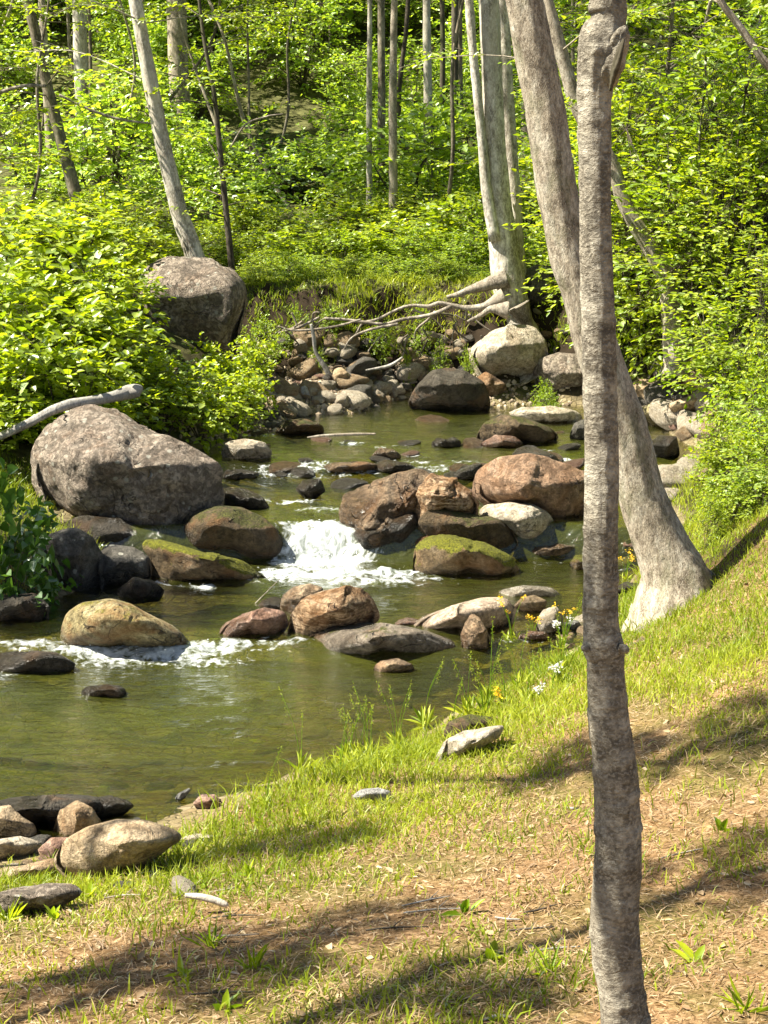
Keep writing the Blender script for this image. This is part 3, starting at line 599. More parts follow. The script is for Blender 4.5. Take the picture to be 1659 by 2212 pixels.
# ------------------------------------------------------------------ bark materials
def bark_mat(name, dark, mid, light, patch=.5, sc_=1., horiz=0., green=0., bump=.8, yellow=False):
    m, nt, out = newmat(name); N = NT(nt)
    v = N.coord('Object', (1, 1, .45 if not horiz else 1.2), rnd=True); vh = N.coord('Object', (1, 1, 3.2), rnd=True)
    n1 = N.noise(v, 6 * sc_, 6, .65, .5); n2 = N.noise(v, 28 * sc_, 5, .7, .3); n3 = N.noise(v, 90 * sc_, 3, .6)
    col = N.ramps(n1, [(.33, dark), (.5, mid), (.62, light)])
    col = N.mix(N.ramp(n2, .4, .62), N.mix(.7, col, tuple(x * .4 for x in dark)), col)
    hgt_ = N.math('ADD', N.math('MULTIPLY', n2, .6), N.math('MULTIPLY', n3, .3))
    col = N.mix(N.math('MULTIPLY', N.ramp(n3, .5, .62), .45), col, light)
    col = N.mix(N.math('MULTIPLY', N.ramp(N.noise(v, 2.2, 4, .6), .52, .6), .5), col, mid)
    if horiz:
        h1 = N.noise(vh, 8 * sc_, 6, .75, .9)
        col = N.mix(N.math('MULTIPLY', N.ramp(h1, .5, .68), horiz), col, light)
        col = N.mix(N.math('MULTIPLY', N.ramp(h1, .28, .4, (1, 1, 1), (0, 0, 0)), horiz), col, tuple(x * .45 for x in dark))
        hgt_ = N.math('ADD', hgt_, N.math('MULTIPLY', h1, .7))
    if green: col = N.mix(N.math('MULTIPLY', N.ramp(N.noise(v, 4 * sc_, 4, .6), .5, .65), green), col, (.09, .10, .04))
    nt.links.new(N.pbsdf(col, .9, N.bump(hgt_, bump, .012), .2), out.inputs[0]); return m
BK_thin = bark_mat('bark_thin', (.12, .10, .075), (.24, .21, .16), (.44, .40, .32), sc_=1.6, horiz=.28, bump=1.)
BK_lean = bark_mat('bark_lean', (.13, .10, .07), (.38, .32, .24), (.50, .45, .36), sc_=2.6, green=.4, bump=.9)
BK_clump = bark_mat('bark_clump', (.18, .15, .11), (.50, .45, .37), (.72, .67, .58), sc_=1., green=.2, bump=.7)
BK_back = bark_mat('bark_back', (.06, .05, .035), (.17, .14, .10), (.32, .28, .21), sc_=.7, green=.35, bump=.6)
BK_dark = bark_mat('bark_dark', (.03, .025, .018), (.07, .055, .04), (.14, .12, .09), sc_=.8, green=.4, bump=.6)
BK_root = bark_mat('bark_root', (.10, .08, .06), (.26, .22, .17), (.45, .40, .33), sc_=1.4, bump=.6)
BK_drift = bark_mat('wood_driftwood', (.15, .14, .12), (.28, .26, .23), (.42, .40, .36), sc_=1.2, bump=.5)

# ------------------------------------------------------------------ leaves
def leaf_mat(name, c0, c1, trans=.5, tc=1.6):
    m, nt, out = newmat(name); N = NT(nt)
    r = N.attr('rnd'); oi = N.n('ObjectInfo')
    c = N.mix(r, c0, c1)
    c = N.mix(N.math('MULTIPLY', oi.outputs['Random'], .35), c, tuple(min(1, x * 1.0) for x in c0))
    d = N.n('BsdfDiffuse'); N.set(d.inputs[0], c)
    t = N.n('BsdfTranslucent'); N.set(t.inputs[0], N.mix(1., c, (tc * 1.05, tc, tc * .45), 'MULTIPLY'))
    gl = N.n('BsdfGlossy'); gl.inputs['Roughness'].default_value = .42; gl.inputs['Color'].default_value = (.9, .95, .9, 1)
    a = N.n('MixShader'); a.inputs[0].default_value = trans; nt.links.new(d.outputs[0], a.inputs[1]); nt.links.new(t.outputs[0], a.inputs[2])
    b = N.n('MixShader'); lw = N.n('LayerWeight'); lw.inputs[0].default_value = .25
    nt.links.new(N.math('MULTIPLY', lw.outputs['Fresnel'], .16), b.inputs[0]); nt.links.new(a.outputs[0], b.inputs[1]); nt.links.new(gl.outputs[0], b.inputs[2])
    nt.links.new(b.outputs[0], out.inputs[0]); return m
LF_bright = leaf_mat('leaf_bright', (.15, .23, .010), (.36, .42, .022), .5, 1.7)
LF_mid = leaf_mat('leaf_mid', (.13, .22, .010), (.33, .42, .022), .48, 1.7)
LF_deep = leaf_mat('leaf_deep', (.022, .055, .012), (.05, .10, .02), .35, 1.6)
LF_shade = leaf_mat('leaf_broad_shaded', (.04, .10, .014), (.10, .19, .03), .38, 1.6)  # darkened leaf green: shade of the left bank put into the plants' colour
LF_far = leaf_mat('leaf_far', (.17, .28, .025), (.40, .52, .06), .5, 1.6)
LF_grass = leaf_mat('grass_blade', (.13, .20, .010), (.42, .45, .05), .4, 1.5)
LF_dry = leaf_mat('dry_litter', (.20, .11, .05), (.50, .38, .22), .15, 1.2)
LF_yellow = leaf_mat('petal_yellow', (.75, .45, .01), (.85, .6, .02), .3, 1.0)
LF_white = leaf_mat('petal_white', (.6, .6, .62), (.75, .72, .78), .3, 1.0)

def nrm(v): return v / (np.linalg.norm(v, axis=-1, keepdims=True) + 1e-9)
def leaves(B, A, Nn, L, W, g, fold=.18):
    """base, axis, normal arrays -> V,F,rnd ; six vertex folded leaf"""
    n = len(B); A = nrm(A); S = nrm(np.cross(A, Nn)); Nn = np.cross(S, A)
    L = np.broadcast_to(L, n)[:, None]; W = np.broadcast_to(W, n)[:, None]
    dr = g.uniform(.0, .25, (n, 1))
    pts = [B, B + A*L*.28 + S*W*.48 + Nn*W*fold, B + A*L*.68 + S*W*.36 + Nn*(W*fold*.7 - L*dr*.3), B + A*L - Nn*L*dr,
           B + A*L*.68 - S*W*.36 + Nn*(W*fold*.7 - L*dr*.3), B + A*L*.28 - S*W*.48 + Nn*W*fold]
    V = np.stack(pts, 1).reshape(-1, 3); k = np.arange(n)[:, None] * 6
    Fq = np.vstack([k + np.array([[0, 3, 2, 1]]), k + np.array([[0, 5, 4, 3]])])
    return V, Fq, np.repeat(g.random(n), 6)
def spray(C, A, nl, slen, L, g, flat=.25, wr=.6, upb=1.):
    flat = flat * 1.6
    """C (S,3) spray origins, A (S,3) axes. returns leaves + twig tubes"""
    S = len(C); A = nrm(A); up = np.array([0, 0, 1.0])
    t = (np.arange(nl) + .6) / nl
    side = nrm(np.cross(A, up) + g.normal(size=(S, 3)) * .12)
    sl = (slen * g.uniform(.7, 1.3, S))[:, None, None]
    B = C[:, None] + A[:, None] * sl * t[None, :, None] - up * (sl * .16 * t[None, :, None] ** 2)
    sg = np.where(np.arange(nl) % 2, 1., -1.)[None, :, None]
    AA = A[:, None] * .75 + side[:, None] * sg * (.95 - .5 * t[None, :, None]) + g.normal(size=(S, nl, 3)) * flat * .6 - up * .12
    NN = up * upb + g.normal(size=(S, nl, 3)) * flat + nrm(A)[:, None] * .1
    B = B + g.normal(size=B.shape) * L * .18
    LL = L * g.uniform(.6, 1.25, (S, nl)) * (1.05 - .35 * t[None]); LL = LL.ravel()
    return leaves(B.reshape(-1, 3), AA.reshape(-1, 3), NN.reshape(-1, 3), LL, LL * wr, g)
def twigs(P0, P1, r, bend=None):
    """many 3-sided thin sticks"""
    n = len(P0); A = nrm(P1 - P0); S = nrm(np.cross(A, [0.3, .2, 1.0])); T = np.cross(A, S); Vs = []
    for P, rr in ((P0, r), (P1, r * .5)):
        for a in (0, 2.09, 4.19): Vs.append(P + (S * math.cos(a) + T * math.sin(a)) * np.broadcast_to(rr, n)[:, None])
    V = np.stack(Vs, 1).reshape(-1, 3); k = np.arange(n)[:, None] * 6
    return V, np.vstack([k + np.array([[a, (a+1) % 3, 3 + (a+1) % 3, 3 + a]]) for a in range(3)])

def foliage(name, g, rx, ry, rz, zc, ns, nl, slen, L, mat, wr=.6, spread=.23, shell=.5, clumps=9, zmin=.05, stem_from=None, flat=.3, barkmat=None, stemr=.006):
    """clumpy crown: sprays around clump centres in an ellipsoid; returns crown mesh and stem mesh"""
    cc = nrm(g.normal(size=(clumps, 3))) * (g.random((clumps, 1)) ** .4) * .8
    ci = g.integers(clumps, size=ns); P = cc[ci] + g.normal(size=(ns, 3)) * spread
    rr = np.linalg.norm(P, axis=1, keepdims=True); P = P / np.maximum(rr, 1)
    P = P * np.array([rx, ry, rz]) + np.array([0, 0, zc]); P[:, 2] = np.maximum(P[:, 2], zmin)
    out = nrm(P - np.array([0, 0, zc - rz * .3])); out[:, 2] = out[:, 2] * .5 + .1
    A = nrm(out + g.normal(size=(ns, 3)) * .45)
    V, Fq, rn = spray(P, A, nl, slen, L, g, flat, wr)
    me = mesh(name, V, Fq, mat, {'rnd': rn})
    mb = MB()
    v, q = twigs(P, P + A * slen * .9, stemr * .35); mb.add(v, q)
    E_ = cc * np.array([rx, ry, rz]) + np.array([0, 0, zc]); E_[:, 2] = np.maximum(E_[:, 2], .1)
    v, q = twigs(E_[ci], P, stemr * .4); mb.add(v, q)
    base = np.array([0, 0, 0.]) if stem_from is None else np.array(stem_from)
    for c in cc:
        e = c * np.array([rx, ry, rz]) + np.array([0, 0, zc]); e[2] = max(e[2], .1)
        b = base + np.r_[g.normal(size=2) * .008, 0] if stem_from is None else base
        mid = (b * .45 + e * .55) + g.normal(size=3) * rx * .08; mid[2] = b[2] + (e[2] - b[2]) * .7
        v, q, t = tube([b, mid, e], [stemr, stemr * .8, stemr * .4], 5, 9); mb.add(v, q, t)
    return me, mb.build('stem', barkmat or BK_dark)

# shrub prototypes (about 1 m tall, base at origin)
def shrub_proto(seed, mat, L, rx=.5, rz=.5, ns=190, nl=9, wr=.62, slen=.2, clumps=10, flat=.3):
    g = np.random.default_rng(seed)
    return foliage('foliage', g, rx, rx, rz, rz * 1.0, ns, nl, slen, L, mat, wr, clumps=clumps, flat=flat)
SH = dict(
 broad=[shrub_proto(s, LF_bright, .088, wr=.74, ns=125, nl=7) for s in (1, 2, 3)],
 mid=[shrub_proto(s, LF_mid, .055, wr=.6, ns=230, nl=9) for s in (4, 5)],
 small=[shrub_proto(s, LF_bright, .05, wr=.64, ns=290, nl=8, slen=.16, clumps=12) for s in (6, 7)],
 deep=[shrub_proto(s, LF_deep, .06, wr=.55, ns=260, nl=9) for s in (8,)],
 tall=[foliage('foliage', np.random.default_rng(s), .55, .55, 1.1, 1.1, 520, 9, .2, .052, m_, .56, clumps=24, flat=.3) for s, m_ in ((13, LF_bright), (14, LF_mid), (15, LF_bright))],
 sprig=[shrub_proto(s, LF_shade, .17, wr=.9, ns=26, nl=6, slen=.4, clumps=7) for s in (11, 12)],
 far=[shrub_proto(s, LF_far, .06, wr=.6, ns=260, nl=9, clumps=12) for s in (9, 10)],
)
_sc = [0]
def shrub(kind, U, Vtop, y, w, label, group=None, name='shrub', cat='shrub', hmax=9):
    """rooted in the ground at (U, y), about w metres wide, its top reaching the line of sight through Vtop"""
    _sc[0] += 1; g = np.random.default_rng(900 + _sc[0])
    p = at_y(U, Vtop, y); z0 = float(hgt(p[0], y)); h = min(max(p[2] - z0, .25), hmax)
    big = h > 1.5 and kind in ('mid', 'small')
    if big: kind = 'tall'
    f, s = SH[kind][_sc[0] % len(SH[kind])]
    r = link(name, None, (p[0], y, z0 - .02), rz=g.uniform(0, 6.28)); r.scale = (w, w, h / (2.25 if big else 1))
    child('foliage', f, r); child('stem', s, r); tag(r, label, cat, group); return r

# ------------------------------------------------------------------ trees
def px_line(pts, y):
    ys = y if isinstance(y, (list, tuple)) else [y] * len(pts)
    P = []; r = []
    for (U, V, w), yy in zip(pts, ys):
        p = at_y(U, V, yy); P.append(p); r.append(w / 2 * ((p - CAM) @ FW) / F)
    return np.array(P), np.array(r)
def sprays_on(line, n, t0, L, slen, out, g, mat, nl=9, droop=.1, wr=.6, name='crown'):
    """horizontal leafy side branches growing off a trunk line between t0 and its top"""
    mb = MB(); Cs = []; As = []
    for k in range(n):
        t = g.uniform(t0, 1.0) * (len(line) - 1.001); i = int(t); p = line[i] * (1 - t + i) + line[i+1] * (t - i)
        a = g.uniform(0, 2 * PI); d = np.array([math.cos(a), math.sin(a), g.uniform(.0, .45)]); ln = out * g.uniform(.5, 1.15) * (1.15 - .5 * t / len(line))
        P = [p, p + d * ln * .5 + g.normal(size=3) * .04, p + d * ln - np.array([0, 0, droop * ln]) + g.normal(size=3) * .06]
        r0 = .003 + .004 * ln
        v, q, tt = tube(P, [r0, r0 * .6, r0 * .25], 5, 8); mb.add(v, q, tt)
        Q = catmull(np.array(P), 12); m = max(3, int(ln * 7))
        for j in range(m):
            c = Q[int(g.integers(3, 12))]; s_ = np.cross(d, [0, 0, 1.0]) * (1 if j % 2 else -1)
            Cs.append(c); As.append(d * .6 + s_ * g.uniform(.3, 1.0) + g.normal(size=3) * .15)
    Cs, As = np.array(Cs), np.array(As)
    V, Fq, rn = spray(Cs, As, nl, slen, L, g, .28, wr)
    v, q = twigs(Cs, Cs + nrm(As) * slen, .0025); mb.add(v, q)
    return mesh(name, V, Fq, mat, {'rnd': rn}), mb
def tree(pts, y, bark, label, group=None, nseg=14, n=70, amp=.1, top=None, crown=None, leaf=None, L=.06, nb=26, out=1.3, t0=.35, seed=1, wr_=.0, fr=(3, 2.5), root_extra=None, branches=None, cat='tree', name='tree', sub=0.1):
    """pts run from top to base in the photo; the trunk goes on above the frame to `top` metres"""
    g = np.random.default_rng(seed * 13 + 5)
    P, r = px_line(pts[::-1], y[::-1] if isinstance(y, list) else y)
    P0 = P[0].copy(); P = np.vstack([P0 - [0, 0, sub], P]); r = np.r_[r[0] * 1.15, r]
    if top:
        d = nrm(P[-1] - P[-2]); k = 0
        while P[-1][2] < top and k < 12:
            d = nrm(d + g.normal(size=3) * .06 + np.array([0, 0, .05])); st = max(.5, (top - P[-1][2]) / 5)
            P = np.vstack([P, P[-1] + d * st]); r = np.r_[r, r[-1] * .82]; k += 1
    Q = catmull(P, 60)
    root = link(name, None, P0); KIDS[root.name] = []
    mb = MB(); v, q, t = tube(P, r, nseg, n, amp, seed, fr, wr_); mb.add(v, q, t)
    for b in (branches or []):
        PB, rb = px_line(b[0], b[1]); v, q, t = tube(PB, rb, 8, 24, .1, seed + 3); mb.add(v, q, t)
    me = mb.build('trunk', bark); me.transform(__import__('mathutils').Matrix.Translation(-__import__('mathutils').Vector(P0)))
    child('trunk', me, root)
    if leaf:
        cm, bm_ = sprays_on(Q, nb, t0, L, .26, out, g, leaf)
        T_ = __import__('mathutils').Matrix.Translation(-__import__('mathutils').Vector(P0))
        cm.transform(T_); child('crown', cm, root); b2 = bm_.build('branches', bark); b2.transform(T_); child('branches', b2, root)
    if crown:   # higher crown out of a shared prototype
        f, s = crown[0]; o = child('crown', f, root); o.location = Q[-1] - P0 + np.array(crown[2]) - np.array([0, 0, crown[1]*.75]); o.scale = (crown[1],) * 3
        o2 = child('limbs', s, root); o2.location = o.location; o2.scale = o.scale
    tag(root, label, cat, group); return root

gcr = np.random.default_rng(55)
CR = []; CRD = []
for k in range(3):   # unit-ish high crowns (radius 1): used scaled 1.6..2.6
    gk = np.random.default_rng(60 + k)
    CR.append(foliage('crown', gk, 1, 1, .75, .75, 260, 9, .13, .036, (LF_mid, LF_bright, LF_mid)[k], .62, clumps=22, stem_from=(0, 0, 0), barkmat=BK_back, stemr=.02, flat=.35))

for k in range(2):
    CRD.append(foliage('crown', np.random.default_rng(90 + k), 1, 1, 1.0, 1.0, 420, 8, .13, .05, LF_mid, .6, spread=.12, clumps=30, stem_from=(0, 0, 0), barkmat=BK_back, stemr=.02, flat=.35))
# the thin trunk in the foreground
THIN = [(1318,-40,76),(1314,0,72),(1312,45,76),(1302,75,98),(1298,110,98),(1292,140,88),(1286,180,77),(1285,230,73),(1285,400,70),(1287,560,71),(1290,650,71),(1294,750,72),(1296,900,71),(1298,1050,72),(1299,1200,75),(1299,1340,78),(1302,1385,88),(1305,1405,90),(1308,1430,82),(1312,1500,86),(1318,1570,88),(1328,1650,93),(1334,1750,97),(1334,1850,102),(1328,1950,103),(1332,2050,104),(1341,2120,99),(1350,2212,103),(1353,2275,112),(1354,2300,125)]
t_thin = tree(THIN, 3.1, BK_thin, 'thin mottled grey young trunk standing closest, in the right foreground', seed=3, nseg=56, n=620, amp=.065, fr=(1.8, 6), wr_=.06, top=4.6, crown=(CR[1], 1.3, (.2, .2, .3)), sub=.25)
# torn stub under the fork of the thin trunk
c0 = np.array(t_thin.location)
P, r = px_line([(1306,195,24),(1318,150,40),(1334,105,38),(1345,72,26),(1352,56,6)], [3.1,3.08,3.07,3.06,3.06])
v, q, t = tube(P - c0, r, 28, 90, .38, 8, (1.6, 11)); child('torn_stub', MB().add(v, q, t).build('torn_stub', BK_thin), t_thin)
P, r = px_line([(1318,196,6),(1328,150,16),(1340,110,14),(1347,84,4)], [3.06,3.045,3.04,3.04])
v, q, t = tube(P - c0, r, 14, 50, .4, 9, (1.6, 16)); child('torn_wood', MB().add(v, q, t).build('torn_wood', BK_dark), t_thin)
P, r = px_line([(1272,1400,10),(1262,1402,18),(1258,1406,4)], 3.07); v, q, t = tube(P - c0, r, 10, 20, .2, 3); child('knot', MB().add(v, q, t).build('knot', BK_thin), t_thin)
P, r = px_line([(1335,1398,16),(1350,1404,20),(1354,1412,4)], 3.07); v, q, t = tube(P - c0, r, 10, 20, .2, 4); child('knot', MB().add(v, q, t).build('knot', BK_thin), t_thin)

LEAN = [(1120,-90,82),(1134,0,82),(1152,100,84),(1172,200,85),(1187,300,86),(1201,400,88),(1217,480,87),(1232,560,86),(1260,650,88),(1288,750,91),(1322,850,96),(1355,950,98),(1380,1050,99),(1405,1120,104),(1435,1190,122),(1456,1245,150),(1462,1290,182),(1462,1335,205)]
t_lean = tree(LEAN, 8.35, BK_lean, 'thick leaning pale barked tree with flared foot on the grass bank', seed=4, nseg=40, n=260, amp=.07, fr=(2.4, 3.5), wr_=.03, top=7.5, crown=(CR[0], 2.0, (.2, .5, .5)))
c0 = np.array(t_lean.location)
for pts, yy in (([(1420,1240,80),(1470,1290,70),(1530,1310,50),(1580,1330,26)], [8.35,8.3,8.22,8.15]), ([(1480,1230,70),(1530,1255,44),(1570,1262,22)], [8.4,8.5,8.6])):
    P, r = px_line(pts, yy); v, q, t = tube(P - c0, r, 16, 30, .08, 5); child('root_flare', MB().add(v, q, t).build('root_flare', BK_lean), t_lean)

# the clump of stems on the far bank
CL = [(1052,-60,44),(1056,0,44),(1062,150,45),(1068,300,46),(1076,420,52),(1084,500,60),(1092,580,66),(1102,640,74),(1106,690,88),(1108,712,110)]
t_cl = tree(CL, 15.25, BK_clump, 'clump of pale stems with bare roots on the far bank, left of the leaning tree', seed=5, nseg=26, n=140, amp=.09, top=9.5, crown=(CR[2], 2.3, (0, 0, .5)), sub=.05,
   branches=[([(1008,-60,17),(1013,0,19),(1022,110,19),(1034,230,20),(1044,330,21),(1052,420,24),(1070,520,28)], 15.15), ([(1080,-60,24),(1086,0,27),(1093,150,28),(1100,260,28),(1106,360,29),(1112,450,32),(1115,560,40),(1118,640,52)], 15.45)])
c0 = np.array(t_cl.location)
ROOTS = [([(1095,600,44),(1060,612,30),(1020,624,24),(990,636,16),(965,642,10)], 15.08), ([(1090,640,40),(1050,660,22),(1010,665,16),(985,662,14),(950,655,12),(925,662,11),(890,660,9),(860,668,8),(815,690,8),(785,698,7),(770,720,6)], 14.88),
 ([(1098,670,40),(1060,668,20),(1040,680,14),(1010,695,8)], 14.78), ([(975,662,12),(930,680,11),(870,690,10),(830,700,9),(785,696,10),(740,690,9),(700,688,7)], 14.83), ([(1120,660,50),(1135,690,30),(1150,715,14)], 14.98),
 ([(860,700,9),(800,712,8),(760,730,6),(740,760,5)], 14.78), ([(780,690,6),(720,706,7),(640,714,6),(600,705,5)], 14.78)]
for pts, yy in ROOTS:
    P, r = px_line([(a_, b_, c_ * (.75 if c_ < 25 else 1)) for a_, b_, c_ in pts], yy); v, q, t = tube(P - c0, r, 10, 50, .12, 5); child('root', MB().add(v, q, t).build('root', BK_root), t_cl)

tree([(1160,-60,20),(1182,0,24),(1200,70,28),(1226,160,28),(1250,240,28),(1285,300,28),(1322,350,28),(1345,430,30),(1378,490,34),(1412,540,40),(1440,600,46),(1455,690,50),(1462,780,56)], 12.9, BK_lean, 'bent slanting trunk crossing behind the leaning tree and the thin trunk', seed=6, nseg=18, n=90, amp=.1, top=8, crown=(CR[1], 1.8, (0, 0, .5)), leaf=LF_mid, nb=10, t0=.3, L=.05)
tree([(278,-80,26),(292,0,29),(312,110,31),(335,230,32),(358,340,34),(385,450,37),(410,520,40),(424,570,44)], 15.4, BK_clump, 'slanting pale tree rising from behind the tall lichened boulder', seed=7, nseg=22, n=110, amp=.08, top=10, crown=(CR[2], 2.2, (0, 0, .5)), leaf=LF_bright, nb=14, t0=.3, L=.06)
tree([(440,80,8),(462,200,10),(478,350,12),(490,470,13),(502,590,15)], 15.7, BK_dark, 'dark thin sapling just right of the slanting pale tree', seed=8, nseg=10, amp=.08, top=6.5, leaf=LF_bright, nb=26, t0=.18, L=.06, out=1.0, cat='tree', name='sapling')
tree([(40,-80,20),(60,0,22),(100,180,24),(120,260,25),(142,340,26),(172,455,30)], 18.5, BK_back, 'dark slanting tree at the upper left with a leafy trunk', seed=9, nseg=14, amp=.1, top=8.5, crown=(CR[0], 1.8, (0, 0, .5)), leaf=LF_bright, nb=24, t0=.2, L=.065, out=1.2)
tree([(168,-80,29),(171,0,30),(177,200,32),(186,400,36),(190,460,38)], 25, BK_clump, 'straight pale trunk at the upper left behind the dark slanting tree', seed=10, nseg=16, amp=.07, top=13, crown=(CR[2], 2.4, (0, 0, 0)))
tree([(80,-80,15),(90,0,16),(104,250,18),(116,420,20)], 22, BK_lean, 'thin pale trunk leftmost of the trunks at the upper left', seed=11, nseg=12, amp=.08, top=12, crown=(CR[1], 1.8, (0, 0, 0)))
tree([(372,-80,40),(380,0,42),(388,200,44),(400,330,48),(404,420,52)], 27, BK_lean, 'broad pale trunk partly hidden right behind the slanting pale tree', seed=12, nseg=16, amp=.07, top=14, crown=(CR[2], 2.6, (0, 0, 0)))
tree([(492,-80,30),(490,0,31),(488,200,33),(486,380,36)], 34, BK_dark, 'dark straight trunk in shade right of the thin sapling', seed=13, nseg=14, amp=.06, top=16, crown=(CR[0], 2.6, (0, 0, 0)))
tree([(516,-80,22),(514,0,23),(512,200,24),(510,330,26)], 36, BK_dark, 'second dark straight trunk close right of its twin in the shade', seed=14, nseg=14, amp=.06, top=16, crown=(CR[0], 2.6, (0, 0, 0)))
for k, (U, w, y, vb, bk, lab) in enumerate([(798,12,27,410,BK_clump,'thin pale trunk leftmost in the row of far trunks at top centre'), (822,17,28,420,BK_back,'stouter grey trunk second in the row of far trunks at top centre'), (850,17,26,440,BK_lean,'pale trunk with curved foot third in the row of far trunks'),
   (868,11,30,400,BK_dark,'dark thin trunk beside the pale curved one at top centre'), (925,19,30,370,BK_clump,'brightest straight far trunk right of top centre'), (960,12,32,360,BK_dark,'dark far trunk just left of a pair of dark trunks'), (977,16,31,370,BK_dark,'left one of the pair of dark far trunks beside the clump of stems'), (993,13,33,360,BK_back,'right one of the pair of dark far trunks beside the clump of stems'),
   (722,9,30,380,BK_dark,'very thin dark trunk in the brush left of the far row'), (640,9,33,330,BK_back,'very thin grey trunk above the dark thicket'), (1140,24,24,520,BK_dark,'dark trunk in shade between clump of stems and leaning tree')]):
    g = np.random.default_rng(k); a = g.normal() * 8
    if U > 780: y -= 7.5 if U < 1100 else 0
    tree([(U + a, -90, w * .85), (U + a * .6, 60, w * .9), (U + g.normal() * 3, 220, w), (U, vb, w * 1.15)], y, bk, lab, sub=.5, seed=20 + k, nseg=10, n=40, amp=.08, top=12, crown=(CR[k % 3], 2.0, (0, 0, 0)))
tree([(1535,-70,14),(1556,0,15),(1600,60,16),(1640,120,17),(1700,200,20),(1790,420,26),(1850,700,34)], 11.5, BK_lean, 'pale slanting limb-like trunk crossing the top right corner', seed=33, nseg=12, amp=.08, top=6.5, leaf=LF_bright, nb=18, t0=.25, L=.05)

# understory saplings: leafy layered branches; prototypes then copies
SAP = []
for k in range(6):
    g = np.random.default_rng(300 + k); H = 5.2; L_ = [np.array([0, 0, -.1])]
    for j in range(5): L_.append(L_[-1] + np.array([g.normal() * .3, g.normal() * .3, H / 5]))
    v, q, t = tube(L_, np.linspace(.026, .006, 6), 8, 40, .1, k); mb = MB().add(v, q, t)
    cm, bm_ = sprays_on(np.array(L_), 62 if k < 4 else 34, .08 if k < 4 else .52, .075, .27, 1.3, g, (LF_bright, LF_far, LF_bright, LF_mid, LF_bright, LF_far)[k], nl=9, name='crown')
    SAP.append((mb.build('trunk', (BK_back, BK_lean)[k % 2]), cm, bm_.build('branches', BK_back)))
def sapling(k, x, y, s, label, group=None, rz=0):
    z = float(hgt(x, y)); o = link('sapling', None, (x, y, z), rz=rz, scale=s)
    for nm, me in zip(('trunk', 'crown', 'branches'), SAP[k % 6]): child(nm, me, o)
    tag(o, label, 'sapling', group)
g = np.random.default_rng(11)
spots = [(20, 17.5, 'leafy sapling in front of the straight pale trunk'), (-60, 16.5, 'leafy sapling at the left edge of the upper left wood'), (240, 21, 'leafy sapling between the two slanting trees on the left'), (570, 21, 'bright layered sapling above the dark thicket at upper centre left'), (650, 21, 'bright sapling left of the far row of trunks'),
 (730, 35, 'yellow green sapling among the brush at top centre'), (950, 18.5, 'bright layered sapling just left of the clump of stems'), (1030, 36, 'sapling glimpsed between the stems of the clump'), (340, 23, 'sapling behind the slanting pale tree'), (860, 35, 'sapling spreading over the far row of trunks'),
 (1180, 19, 'sapling seen between the clump and the leaning tree'), (1250, 17, 'sapling behind the top of the thin trunk')]
for k, (U, y, lab) in enumerate(spots):
    p = at_y(U, 300, y); sapling((4, 2, 5, 4, 5, 0, 4, 1, 2, 3, 1, 0)[k], p[0], y, g.uniform(.8, 1.1), lab, rz=g.uniform(0, 6))
for k in range(74):
    y = g.uniform(30, 50); x = g.uniform(-.30, .30) * y; sapling(k, x, y, g.uniform(.9, 1.5), 'slender leafy sapling deep in the wood behind the stream', 'saplings deep in the wood', g.uniform(0, 6))
for k in range(24):
    y = g.uniform(23, 31); x = g.uniform(-.27, .27) * y; U = 829 + x / y * 3700
    if 770 < U < 1010 and y < 29: continue
    sapling(4 + k % 2, x, y, g.uniform(.9, 1.3), 'slender leafy sapling deep in the wood behind the stream', 'saplings deep in the wood', g.uniform(0, 6))
# big far trees
BIG = []
for k in range(3):
    g = np.random.default_rng(400 + k); L_ = [np.array([0, 0, -.3])]
    for j in range(6): L_.append(L_[-1] + np.array([g.normal() * .25, g.normal() * .25, 2.2]))
    v, q, t = tube(L_, np.linspace(.2, .05, 7), 12, 50, .08, k)
    f, s = foliage('crown', g, 2.6, 2.6, 4.6, 8.6, 600, 9, .42, .13, (LF_far, LF_mid, LF_far)[k], .62, clumps=34, stem_from=(0, 0, 4), barkmat=BK_back, stemr=.04, flat=.4)
    BIG.append((MB().add(v, q, t).build('trunk', (BK_back, BK_dark, BK_lean)[k]), f, s))
g = np.random.default_rng(12)
for k in range(46):
    y = g.uniform(40, 88); x = g.uniform(-.36, .36) * y; z = float(hgt(x, y)); o = link('tree', None, (x, y, z), rz=g.uniform(0, 6), scale=g.uniform(.85, 1.3))
    for nm, me in zip(('trunk', 'crown', 'limbs'), BIG[k % 3]): child(nm, me, o)
    tag(o, 'tall broadleaf tree far back on the wooded slope', 'tree', 'far trees on the wooded slope')

